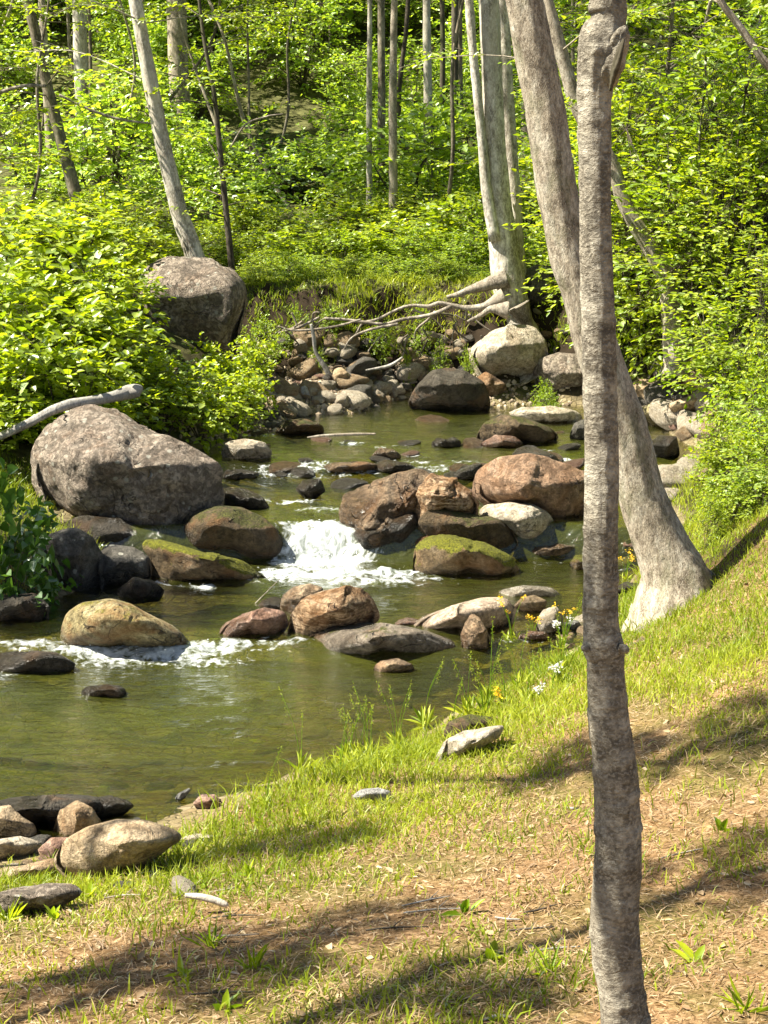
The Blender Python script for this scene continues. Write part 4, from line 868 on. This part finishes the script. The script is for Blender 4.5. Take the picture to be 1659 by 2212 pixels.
# ------------------------------------------------------------------ shrubs
g = np.random.default_rng(21)
LEFTS = [(-30,430,13.5,1.3),(70,440,14.2,1.3),(180,430,14.5,1.2),(235,460,15.6,1.0),(20,520,12.6,1.2),(130,520,12.8,1.2),(215,560,13.2,.8),(-20,600,11.9,1.1),(90,610,12.0,1.1),(190,640,12.4,1.0),(215,665,12.9,.7),(10,690,11.4,1.0),(120,700,11.5,1.0),(220,740,11.9,.9),(290,760,12.5,.6),(375,755,12.9,.55),(450,740,13.2,.5),(510,740,13.4,.45),(560,725,13.6,.42),(350,780,12.3,.7),(430,790,12.5,.7),(500,790,12.8,.55)]
side = ['at the left edge', 'left of centre in the left hand thicket', 'in the middle of the left hand thicket', 'at the right of the left hand thicket']
for k, (U, V, y, w) in enumerate(LEFTS):
    rowt = 'back row' if V < 480 else 'second row' if V < 600 else 'third row' if V < 680 else 'front row'
    if U >= 300 and V >= 690: lab = 'low shrub of pale heart shaped leaves at the base of the tall lichened boulder, number counted from its left: ' ; lab = ['low sunlit shrub left below the tall lichened boulder', 'low sunlit shrub directly under the tall lichened boulder', 'sunlit shrub over the right foot of the tall lichened boulder', 'leafy sprig right of the tall lichened boulder', 'outermost leafy sprig leaning over the gravel bar', 'shaded shrub between driftwood log and tall boulder', 'shaded shrub above the dark left bank of the upper pool', 'small shaded shrub at the left end of the gravel bar'][k - 14]
    else: lab = f'broad leaved shrub {side[min(3, max(0, int((U + 60) / 90)))]}, {rowt}'
    shrub('broad', U, V, y, w, lab, 'broad leaved shrubs of the left bank', hmax=2.2)
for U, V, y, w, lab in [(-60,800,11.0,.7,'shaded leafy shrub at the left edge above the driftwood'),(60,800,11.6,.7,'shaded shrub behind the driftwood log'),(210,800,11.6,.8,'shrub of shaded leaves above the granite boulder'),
   (20,955,9.3,.42,'shade tinted leafy plant hanging in front of the granite boulder at the left edge'),(10,1090,9.1,.4,'lower shade tinted leafy plant at the left edge over the shaded boulder'),(100,1120,9.6,.3,'little leafy sprig against the shaded foot of the granite boulder'),(-10,900,11.3,.7,'shaded shrub filling the gap below the driftwood log'),(70,930,11.6,.5,'small shaded shrub between log and granite boulder'),(-20,1010,9.2,.45,'shade tinted leafy plant cut off by the left edge beside the granite boulder'),(40,1180,9.0,.3,'lowest small plant over the water at the left edge')]:
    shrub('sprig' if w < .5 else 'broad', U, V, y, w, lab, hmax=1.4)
MID = [(560,585,15.75,.5,'small'),(625,600,15.8,.45,'mid'),(700,592,15.9,.5,'small'),(780,600,15.8,.45,'small'),(860,590,15.9,.55,'mid'),(935,598,15.8,.45,'small'),(1000,580,15.9,.5,'mid'),(660,560,16.3,.6,'mid'),(750,560,16.3,.6,'small'),(850,552,16.4,.7,'small'),(950,540,16.4,.7,'mid'),(610,500,17,.8,'broad'),(690,480,17.4,.9,'broad'),(870,470,17.3,.9,'broad'),(960,440,17.6,1.0,'broad'),(790,440,18.2,1.0,'broad'),(1010,400,18.6,1.1,'broad'),(540,420,18.4,1.0,'broad'),(560,470,17.2,.9,'small'),(630,450,17.8,1.0,'small'),(700,420,18.5,1.1,'mid'),(770,400,18.8,1.2,'small'),(850,440,18.0,1.1,'small'),(930,400,18.6,1.2,'small'),(1000,370,18.2,1.2,'small'),(740,500,16.9,.8,'mid'),(820,510,17.0,.8,'mid'),(900,500,16.8,.9,'mid'),(980,480,16.9,.9,'mid'),(1030,440,17.4,1.0,'mid'),(660,530,16.6,.6,'small'),(590,540,16.5,.6,'small'),(330,410,17.5,1.1,'small'),(250,400,18,1.1,'small'),(430,470,17,.9,'small'),(500,430,18.2,1.0,'small'),(200,390,19.5,1.2,'far'),(60,390,19,1.2,'small'),(1180,480,17.5,1.0,'mid'),(1230,560,16.5,.8,'mid')]
names = ['pale green', 'bright green', 'yellow green', 'mid green']
for k, (U, V, y, w, kd) in enumerate(MID):
    where = 'between tall boulder and stem clump' if 540 < U < 1060 else 'right of the stem clump' if U > 1100 else 'behind the left hand thicket'
    rowt = 'back row' if y > 17.9 else 'middle row' if y > 16.95 else 'front row on the bank' if y > 16 else 'lowest, at the bank edge'
    shrub(kd, U, V, y, w, f'{names[k % 4]} bush {where}, {rowt}', 'bushes on the far bank')
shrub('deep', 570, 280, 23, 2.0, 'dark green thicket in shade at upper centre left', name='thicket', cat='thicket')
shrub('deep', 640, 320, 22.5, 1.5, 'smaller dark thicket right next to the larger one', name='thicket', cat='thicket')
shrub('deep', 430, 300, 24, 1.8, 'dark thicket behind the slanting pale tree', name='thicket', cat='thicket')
g = np.random.default_rng(23)
for k in range(150):
    y = g.uniform(19, 60); x = g.uniform(-.27, .27) * y; z = float(hgt(x, y)); s = g.uniform(1.0, 2.0) * (1 + max(0, y - 28) / 25)
    f, st = SH['far'][k % 2]; r = link('shrub', None, (x, y, z - .03), rz=g.uniform(0, 6), scale=(s, s, s * .85)); child('foliage', f, r); child('stem', st, r)
    tag(r, 'undergrowth bush on the forest floor far behind the stream', 'shrub', 'undergrowth bushes in the far wood')
RIGHT = [(1530,1060,9.1,.24,'small'),(1400,120,14.5,1.6,'mid'),(1500,60,13.8,1.7,'mid'),(1610,40,13,1.7,'mid'),(1350,330,14.8,1.2,'small'),(1440,300,15.0,1.3,'small'),(1540,260,14.6,1.4,'mid'),(1660,240,12.6,1.4,'small'),(1400,520,15.0,1.0,'mid'),(1490,480,14.6,1.1,'small'),(1590,440,13.6,1.2,'small'),(1690,420,11.6,1.2,'mid'),
  (1370,640,14.8,.7,'mid'),(1450,610,14.4,.8,'mid'),(1540,600,14.0,.9,'small'),(1650,580,11.6,1.0,'mid'),(1640,720,10.6,.6,'small'),(1690,740,9.8,.8,'mid'),(1570,900,9.6,.36,'small'),(1620,880,9.5,.65,'small'),(1690,900,9.2,.7,'mid'),(1590,1010,9.25,.36,'small'),(1650,1020,9.0,.5,'small')]
for k, (U, V, y, w, kd) in enumerate(RIGHT):
    hor = 'at the right edge' if U > 1600 else 'next to the leaning tree' if U < 1420 else 'midway across the right hand foliage'
    ver = 'topmost' if V < 150 else 'upper' if V < 350 else 'central' if V < 560 else 'lower' if V < 850 else 'lowest, over the grass'
    shrub(kd, U, V, y, w, f'dense leafy {names[k % 4]} bush {hor}, {ver}', 'bushes on the right bank')
for k, (U, y, s) in enumerate([(1450, 15.5, 1.0), (1560, 14.5, 1.0), (1660, 13.2, .95), (1380, 17, 1.1)]):
    p = at_y(U, 300, y); sapling(k, p[0], y, s, ['leafy sapling rising behind the right hand bushes', 'bright sapling in the upper right foliage', 'leafy sapling in the top right corner', 'sapling just right of the bent trunk'][k], rz=k)

# ------------------------------------------------------------------ trees outside the left of the picture that shade the banks
SUN = nrm(np.array([-.60, -.10, .79]))
def shade_tree(U, V, t, s, k, label, foot, at=None):
    p = (hit(U, V) if at is None else at) + SUN * t; z0 = float(hgt(*foot)); f, st = CRD[k % 2]
    o = link('tree', None, (foot[0], foot[1], z0)); base = np.array([foot[0], foot[1], z0])
    ctr = p - base - np.array([0, 0, .75 * s])
    mid = ctr * np.array([.35, .35, .55]); L_ = [np.array([0, 0, -.2]), mid, ctr]
    v, q, tt = tube(L_, [.06, .045, .02], 12, 50, .08, k); child('trunk', MB().add(v, q, tt).build('trunk', BK_lean), o)
    c = child('crown', f, o); c.location = ctr; c.scale = (s,) * 3; c2 = child('limbs', st, o); c2.location = ctr; c2.scale = (s,) * 3
    tag(o, label, 'tree')
SHADE = [(1230,1650,6.5,.45,(-3.4,5.2)),(1580,1600,7.0,.5,(-3.8,7.2)),(330,2090,5.5,.5,(-3.1,3.0)),(700,2010,6.0,.32,(-3.6,1.6)),(600,1830,7.2,.42,(-5.6,3.2)),(1290,900,3.0,.35,None),(120,1290,6.5,.9,(-5.2,9.5)),(1600,1900,6.2,.4,(-2.9,2.0)),(900,2150,5.,.35,(-2.4,.8))]
for k, (U, V, t, s, ft) in enumerate(SHADE):
    if ft: shade_tree(U, V, t, s, k, 'tree leaning over the stream from the left ' + ['beside the near pool', 'opposite the leaning tree', 'nearest the bottom left corner', 'at the very front of the left bank', 'with trunk far from the near boulders', '', 'behind the granite boulder', '', 'short crowned near the front'][k % 9], ft)

shade_tree(0, 0, 2.6, .27, 0, 'small leafy tree left of the camera shading the foot of the thin trunk', (-1.9, 1.4), at_y(1320, 1650, 3.1))
# ------------------------------------------------------------------ grass and litter
g = np.random.default_rng(31)
def gdens(x, y, h):
    w = wlev(x, y); e = h - w
    n = fbm(np.stack([x * 1.1, y * 1.1, x * 0], -1), 71, 3); n2 = vn(np.stack([x * 5, y * 5, x * 0 + 3], -1), 72)
    edge = sst(.02, .10, e) * (1 - sst(.24, .42, e)) ; right = sst(.8, 1.5, x) * sst(5.0, 6.2, y)
    back = sst(6.0, 7.2, y)
    d = .10 + .8 * edge + .9 * right + .8 * back + .28 * n + .32 * n2
    return np.clip(d, .03, 1.0) * sst(.015, .05, e)
N0 = 400000
x = g.uniform(-2.6, 2.9, N0); y = g.uniform(2.9, 11.2, N0)
keep = (np.abs(x) < .26 * y + .25) & (g.random(N0) < np.clip(5.5 / y, .4, 1.5) * .9); x, y = x[keep], y[keep]
h = hgt(x, y); k_ = g.random(len(x)) < gdens(x, y, h) * .8; x, y, h = x[k_], y[k_], h[k_]
def blades(x, y, z, Lm, Wm, g, lean=.5):
    n = len(x); cl = vn(np.stack([x * 3, y * 3, x * 0 + 9], -1), 74)
    L = Lm * g.uniform(.45, 1.35, n) * (1 + .5 * cl); W = Wm * g.uniform(.6, 1.3, n); a = g.uniform(0, 2 * PI, n)
    S = np.stack([np.cos(a), np.sin(a), a * 0], -1); b = g.uniform(0, 2 * PI, n); ln = g.uniform(.1, 1, n) * lean
    D = np.stack([np.cos(b) * ln, np.sin(b) * ln, a * 0 + 1], -1); D2 = D + np.stack([np.cos(b) * ln * 1.4, np.sin(b) * ln * 1.4, -.5 * ln], -1)
    B = np.stack([x, y, z - .004], -1); M = B + nrm(D) * L[:, None] * .5; T = M + nrm(D2) * L[:, None] * .5
    V = np.stack([B - S * W[:, None] * .5, B + S * W[:, None] * .5, M - S * W[:, None] * .42, M + S * W[:, None] * .42, T], 1).reshape(-1, 3)
    k = np.arange(n)[:, None] * 5
    return V, [k + np.array([[0, 1, 3, 2]]), k + np.array([[2, 3, 4]])], np.repeat(np.clip(.5 + .35 * vn(np.stack([x * 2, y * 2, x * 0], -1), 75) + g.normal(size=n) * .22, 0, 1), 5)
e = h - wlev(x, y)
Lm = .042 + .035 * sst(.3, .1, e) + .02 * sst(5.5, 7, y)
V, Fs, rn = blades(x, y, h, Lm, .0050, g, .85)
tag(link('grass', mesh('grass', V, Fs, LF_grass, {'rnd': rn}, smooth=False)), 'short sunlit grass growing thick at the water edge and thinning over brown litter', 'grass', kind='stuff')
print('blades', len(x))
N1 = 60000; x = g.uniform(-3.2, 3.6, N1); y = 14.98 + 4.5 * g.random(N1) ** 1.4; h = hgt(x, y); k_ = (h > 1.0 - .3 * (vn(np.stack([x * 5, y * 3, x * 0], -1), 93) > -.1)) & (g.random(N1) < .8); x, y, h = x[k_], y[k_], h[k_]
V, Fs, rn = blades(x, y, h, .085, .010, g, .9)
tag(link('grass', mesh('grass', V, Fs, LF_grass, {'rnd': rn}, smooth=False)), 'bright yellow green grass on top of the undercut far bank', 'grass', kind='stuff')
N2 = 60000; x = g.uniform(-1.7, 2.2, N2); y = 2.9 + 5.2 * g.random(N2) ** 1.3; h = hgt(x, y); k_ = (h - wlev(x, y) > .05) & (np.abs(x) < .26 * y + .2); x, y, h = x[k_], y[k_], h[k_]
n = len(x); A = g.normal(size=(n, 3)) * np.array([1, 1, .22]); NN = np.array([0, 0, 1.0]) + g.normal(size=(n, 3)) * .45
sz = .008 + .03 * g.random(n) ** 1.8; wd = sz * np.where(g.random(n) < .93, g.uniform(.06, .2, n), g.uniform(.3, .6, n))
V, Fq, rn = leaves(np.stack([x, y, h + .004], -1), A, NN, sz, wd, g)
tag(link('leaf_litter', mesh('leaf_litter', V, Fq, LF_dry, {'rnd': rn})), 'dry brown leaf and grass litter strewn over the near bank', 'leaf litter', kind='stuff')
N4 = 70000; x = g.uniform(-1.8, 2.4, N4); y = 2.9 + 5.6 * g.random(N4) ** 1.25; h = hgt(x, y); k_ = (h - wlev(x, y) > .05) & (np.abs(x) < .26 * y + .2) & (g.random(N4) < .35 + .65 * sst(-.2, .5, vn(np.stack([x * 2.2, y * 2.2, x * 0], -1), 91))); x, y, h = x[k_], y[k_], h[k_]
V, Fs, rn = blades(x, y, h + .006, .045, .0032, g, 5.)
tag(link('dead_grass', mesh('dead_grass', V, Fs, LF_dry, {'rnd': rn}, smooth=False)), 'matted dead straw coloured grass lying flat over the near bank', 'dead grass', kind='stuff')
# pale small gravel on the upstream bar and water margins
N3 = 9000; x = g.uniform(-1.9, 1.6, N3); y = g.uniform(12.4, 15.6, N3); h = hgt(x, y); e = h - wlev(x, y); k_ = (e > -.04) & (e < .45); x, y, h = x[k_], y[k_], h[k_]
D0, F0 = ico(1); s = g.uniform(.006, .028, len(x)); R3 = g.uniform(.5, 1.4, (len(x), 1, 3))
Vd = np.stack([x, y, h], -1)[:, None] + D0[None] * s[:, None, None] * R3
m, nt, out = newmat('gravel'); N = NT(nt); nt.links.new(N.pbsdf(N.ramps(N.attr('rnd'), [(0, (.08, .06, .04)), (.5, (.22, .17, .12)), (1, (.42, .35, .26))]), .9, None, .2), out.inputs[0])
tag(link('gravel', mesh('gravel', Vd.reshape(-1, 3), (F0[None] + (np.arange(len(x)) * len(D0))[:, None, None]).reshape(-1, 3), m, {'rnd': np.repeat(g.random(len(x)), len(D0))}, smooth=False)), 'loose grey and cream gravel of the upstream bar', 'gravel', kind='stuff')

# ------------------------------------------------------------------ driftwood, sticks
def stick(pts, y, bark, label, name='stick', cat='stick', amp=.12, seed=3, nseg=12, group=None, extra=()):
    P, r = px_line(pts, y); c = P.mean(0); mb = MB(); v, q, t = tube(P - c, r, nseg, 50, amp, seed); mb.add(v, q, t)
    for e_, ye in extra:
        P2, r2 = px_line(e_, ye); v, q, t = tube(P2 - c, r2, 8, 16, amp, seed); mb.add(v, q, t)
    return tag(link(name, mb.build(name, bark), c), label, cat, group)
stick([(-60,962,15),(0,942,17),(60,915,18),(110,888,20),(150,874,23),(200,866,22),(245,857,24),(275,848,31),(300,844,27),(307,846,9)], [10.7,10.75,10.8,10.85,10.9,11.0,11.1,11.2,11.2,11.2], BK_drift, 'bleached grey driftwood log resting on the huge granite boulder', 'driftwood', 'driftwood', .08, nseg=24)
stick([(664,945,3),(700,941,6),(760,938,7),(812,937,4)], 12.55, BK_root, 'thin tan stick lying in the upper pool', seed=4)
stick([(400,1934,10),(430,1937,14),(462,1944,15),(484,1953,14),(492,1958,8)], 4.55, BK_clump, 'short grey stick lying on the brown near bank', seed=5)
stick([(672,700,6),(678,730,9),(682,760,8),(700,790,12),(712,812,12)], 14.7, BK_drift, 'bleached root hanging down the undercut bank to the gravel', 'root', 'root', seed=6)
stick([(600,720,4),(650,705,6),(690,685,5)], 14.9, BK_root, 'thin root poking out of the bank left of the hanging one', 'root', 'root', seed=7)
stick([(895,735,4),(900,712,5),(925,690,6),(940,672,5)], 15.0, BK_root, 'crooked thin root curling up under the bank right of centre', 'root', 'root', seed=8)
stick([(528,1330,3),(545,1310,2.5),(575,1280,2),(605,1250,1.5)], 9.3, BK_root, 'thin bare twig sticking up from behind the pink rock', 'twig', 'twig', seed=9)
stick([(790,800,4),(840,790,7),(870,772,5)], 14.4, BK_drift, 'small bleached stick among the stones of the gravel bar', seed=10)
stick([(1225,1745,4),(1250,1748,7),(1290,1756,5)], 5.35, BK_drift, 'pale splinter of wood on the grass left of the thin trunk', seed=11)
g = np.random.default_rng(99)
for k in range(16):
    U, V = g.uniform(60, 1640), g.uniform(1790, 2190); p = hit(U, V); a = g.uniform(-.5, .5); ln = g.uniform(.03, .085); c = p + [0, 0, .006]
    d = np.array([math.cos(a), math.sin(a), 0]) * ln; q0 = c - d; q2 = c + d; q1 = c + g.normal(size=3) * .008
    for q_ in (q0, q1, q2): q_[2] = float(hgt(q_[0], q_[1])) + .008
    v, q, t = tube([q0 - c, q1 - c, q2 - c], [.0022, .003, .0015], 6, 14, .25, k); mb = MB().add(v, q, t)
    v, q, t = tube([q1 - c, q1 - c + [ln * .4, ln * .5, .012]], [.0018, .0007], 5); mb.add(v, q, t)
    tag(link('twig', mb.build('twig', (BK_dark, BK_drift, BK_root)[k % 3]), c), 'small fallen twig lying in the litter of the near bank', 'twig', 'fallen twigs on the near bank')
stick([(1040,2205,4),(1075,2195,9),(1105,2198,6)], 3.42, BK_drift, 'pale chip of wood at the bottom of the near bank', 'wood_chip', 'wood chip', seed=12)
for pts, y, lab in [([(-60,225,10),(0,200,9),(50,186,8),(100,186,7)], 17, 'bare grey branch end at the left edge high up'), ([(128,205,5),(190,235,6),(260,258,6),(340,268,3)], 17.2, 'thin pale dead branch crossing between the left trunks'), ([(498,318,3),(530,270,4),(575,252,4),(612,246,2)], 17.0, 'thin arching pale dead branch above the dark thicket')]:
    stick(pts, y, BK_root, lab, 'branch', 'branch', seed=13)

g = np.random.default_rng(41)
for k in range(26):
    U, V = g.uniform(590, 1060), g.uniform(660, 745); yb = 15.0 - .15 * g.random(); dx = g.uniform(-70, 70)
    stick([(U, V, 5), (U + dx * .4 + g.normal() * 8, V + g.uniform(0, 24), 4), (U + dx * .8 + g.normal() * 8, V + g.uniform(8, 46), 3), (U + dx, V + g.uniform(20, 70), 1.5)], yb, (BK_root, BK_dark, BK_back)[k % 3], 'thin root dangling from the undercut bank', 'root', 'root', .2, k, 6, 'thin roots dangling from the undercut bank')
for k, (U, Vt, y, w, lab) in enumerate([(690,745,14.85,.16,'little green sprig beside the hanging bleached root'),(725,750,14.85,.13,'tiny green sprig right of the hanging bleached root'),(950,712,14.95,.22,'small bright plant growing on the bank below the roots'),(1010,728,14.6,.2,'small plant left of the big pale sunlit boulder'),(820,665,15.0,.3,'tuft of leaves at the lip of the undercut bank'),(565,650,14.9,.4,'leafy tuft beside the tall lichened boulder on its right'),(720,668,15.0,.3,'leafy tuft drooping over the bank left of its lip tuft'),(905,655,15.1,.28,'leafy tuft on the bank just left of the thick roots'),(1185,665,14.3,.3,'leafy plant in the shade right of the stem clump'),(640,660,15.1,.22,'small plant hanging at the left end of the undercut bank'),(880,720,14.95,.14,'tiny fern like plant halfway up the bank')]):
    shrub('mid', U, Vt, y, w, lab, name='small_plant', cat='plant', hmax=.45)

# ------------------------------------------------------------------ flowers, stalks, weeds
def stalk_plant(U, V, hpx, kind, label, cat, group=None, name='wildflower', seed=0):
    g = np.random.default_rng(seed + 800); p = hit(U, V); mpp = ((p - CAM) @ FW) / F; H = hpx * mpp
    root = link(name, None, p); mb = MB(); tips = []
    for k in range(5 if kind != 'stalk' else 2):
        a = g.uniform(0, 6.28); e = np.array([math.cos(a) * .28, math.sin(a) * .28, 1]) * H * g.uniform(.65, 1.0)
        v, q, t = tube([[0, 0, -.01], e * [.3, .3, .55], e], [.0017, .0013, .0008], 4, 8); mb.add(v, q, t); tips.append(e)
    child('stem', mb.build('stem', LFS), root); tips = np.array(tips)
    n = 5
    if kind in ('yellow', 'white'):
        m_ = 7 if kind == 'yellow' else 9; B = np.repeat(tips, m_ * 2, 0) + g.normal(size=(len(tips) * m_ * 2, 3)) * .007; A = g.normal(size=B.shape); A[:, 2] = np.abs(A[:, 2]) * .5
        V_, Fq, rn = leaves(B, A, g.normal(size=B.shape) * .4 + [0, 0, 1.0], .011, .007, g); child('petals', mesh('petals', V_, Fq, LF_yellow if kind == 'yellow' else LF_white, {'rnd': rn}), root)
    else:
        B = np.repeat(tips, 26, 0) * g.uniform(.7, 1.05, (len(tips) * 26, 1)) + g.normal(size=(len(tips) * 26, 3)) * .004
        V_, Fq, rn = leaves(B, g.normal(size=B.shape) + [0, 0, .8], g.normal(size=B.shape), .010, .003, g); child('seed_head', mesh('seed_head', V_, Fq, LF_grass, {'rnd': rn}), root)
    nb = 12; B = g.normal(size=(nb, 3)) * [.012, .012, 0]; A = g.normal(size=(nb, 3)) * .6 + [0, 0, .8]
    V_, Fq, rn = leaves(B, A, g.normal(size=(nb, 3)) * .4 + [0, 0, 1], H * .3, H * .05, g); child('leaves', mesh('leaves', V_, Fq, LF_grass, {'rnd': rn}), root)
    return tag(root, label, cat, group)
LFS = LF_mid
for k, (U, V, h_, kd, lab) in enumerate([(1105,1385,95,'yellow','tall yellow wildflower rising before the tapering slab'),(1150,1385,60,'yellow','shorter yellow wildflower among the reddish pebbles'),(1218,1385,90,'yellow','yellow wildflower just left of the thin trunk'),(1086,1545,60,'yellow','yellow wildflower on the tip of the grass bank'),(1352,1250,60,'yellow','yellow wildflower between thin trunk and leaning tree'),
   (1192,1490,60,'white','white wildflower left of the thin trunk on the bank'),(1212,1400,70,'white','small white flower beside the pinkish white stone'),(1375,1350,40,'white','white flower at the foot of the leaning tree'),(1165,1520,40,'white','low white flower in the grass of the bank tip')]):
    stalk_plant(U, V, h_, kd, lab, 'wildflower', seed=k)
g = np.random.default_rng(61)
for k in range(22):
    U = g.uniform(640, 1230); V = 1690 - (U - 640) * .40 + g.uniform(-15, 30)
    stalk_plant(U, V, g.uniform(90, 190), 'stalk', 'thin tall grass stalk with a loose seed head leaning over the near pool', 'grass stalk', 'seed stalks along the near pool', 'grass_stalk', 50 + k)
stalk_plant(575, 1745, 130, 'stalk', 'lone reed like stalk furthest left on the near bank', 'grass stalk', None, 'grass_stalk', 91)
WEED = [(548,2095,'pale broad leaf weed in the shade at the bottom left'),(1010,1975,'bright yellowish weed in the middle of the brown ground'),(1068,2075,'dark green grassy weed on the brown ground left of the thin trunk'),(1180,2110,'broad leaf weed close left of the thin trunk foot'),(285,1880,'upright broad leaf weed before the large tan boulder'),(120,1990,'leafy weed below the pale speckled rock'),(20,1990,'leafy weed at the left edge below the speckled rock'),(480,2190,'pair of small round leaves at the bottom edge'),(400,2110,'small flat weed in the shaded litter'),(455,2050,'dark grassy tuft in the shaded litter'),(1500,2080,'little weed on the brown ground right of the thin trunk'),(1560,1800,'upright weed near the right edge'),(1610,2190,'tiny pale weed at the bottom right'),(535,1895,'upright weed beside the short grey stick'),(195,1945,'long leaved weed right of the speckled rock')]
for k, (U, V, lab) in enumerate(WEED):
    g = np.random.default_rng(700 + k); p = hit(U, V); n = 7 if k % 3 else 22
    A = g.normal(size=(n, 3)) * .7 + [0, 0, .75]; B = g.normal(size=(n, 3)) * [.008, .008, 0]
    L_ = .06 if k % 3 else .085; W_ = .024 if k % 3 else .006
    V_, Fq, rn = leaves(B, A, g.normal(size=(n, 3)) * .3 + [0, 0, 1], g.uniform(.6, 1.1, n) * L_, W_, g)
    tag(link('weed', mesh('weed', V_, Fq, (LF_bright, LF_mid)[k % 2], {'rnd': rn}), p), lab, 'weed')

# ------------------------------------------------------------------ light, sky, camera
el = math.asin(SUN[2]); az = math.atan2(SUN[0], SUN[1])
L = bpy.data.lights.new('sun', 'SUN'); L.energy = 5; L.angle = R(.53); L.color = (1, .94, .80)
so = link('sun', L, (0, 0, 20)); from mathutils import Vector
so.rotation_euler = Vector(SUN).to_track_quat('Z', 'Y').to_euler()
w = bpy.data.worlds.new('World'); sc.world = w; w.use_nodes = True; nt = w.node_tree; nt.nodes.clear()
sk = nt.nodes.new('ShaderNodeTexSky'); sk.sky_type = 'NISHITA'; sk.sun_disc = False; sk.sun_elevation = el; sk.sun_rotation = az
bg = nt.nodes.new('ShaderNodeBackground'); bg.inputs[1].default_value = .05; wo = nt.nodes.new('ShaderNodeOutputWorld')
nt.links.new(sk.outputs[0], bg.inputs[0]); nt.links.new(bg.outputs[0], wo.inputs[0])
cd = bpy.data.cameras.new('camera'); cam = link('camera', cd, CAM); cam.rotation_euler = (PI / 2 - PITCH, 0, 0)
cd.sensor_fit = 'HORIZONTAL'; cd.sensor_width = 36; cd.lens = 36 * F / 1659; cd.clip_end = 600; cd.clip_start = .05
sc.camera = cam
vs = sc.view_settings; vs.view_transform = 'Standard'; vs.look = 'None'; vs.gamma = 1; vs.exposure = 1.85
sc.cycles.max_bounces = 8; sc.cycles.transparent_max_bounces = 10; sc.cycles.diffuse_bounces = 3; sc.cycles.glossy_bounces = 3; sc.cycles.transmission_bounces = 4
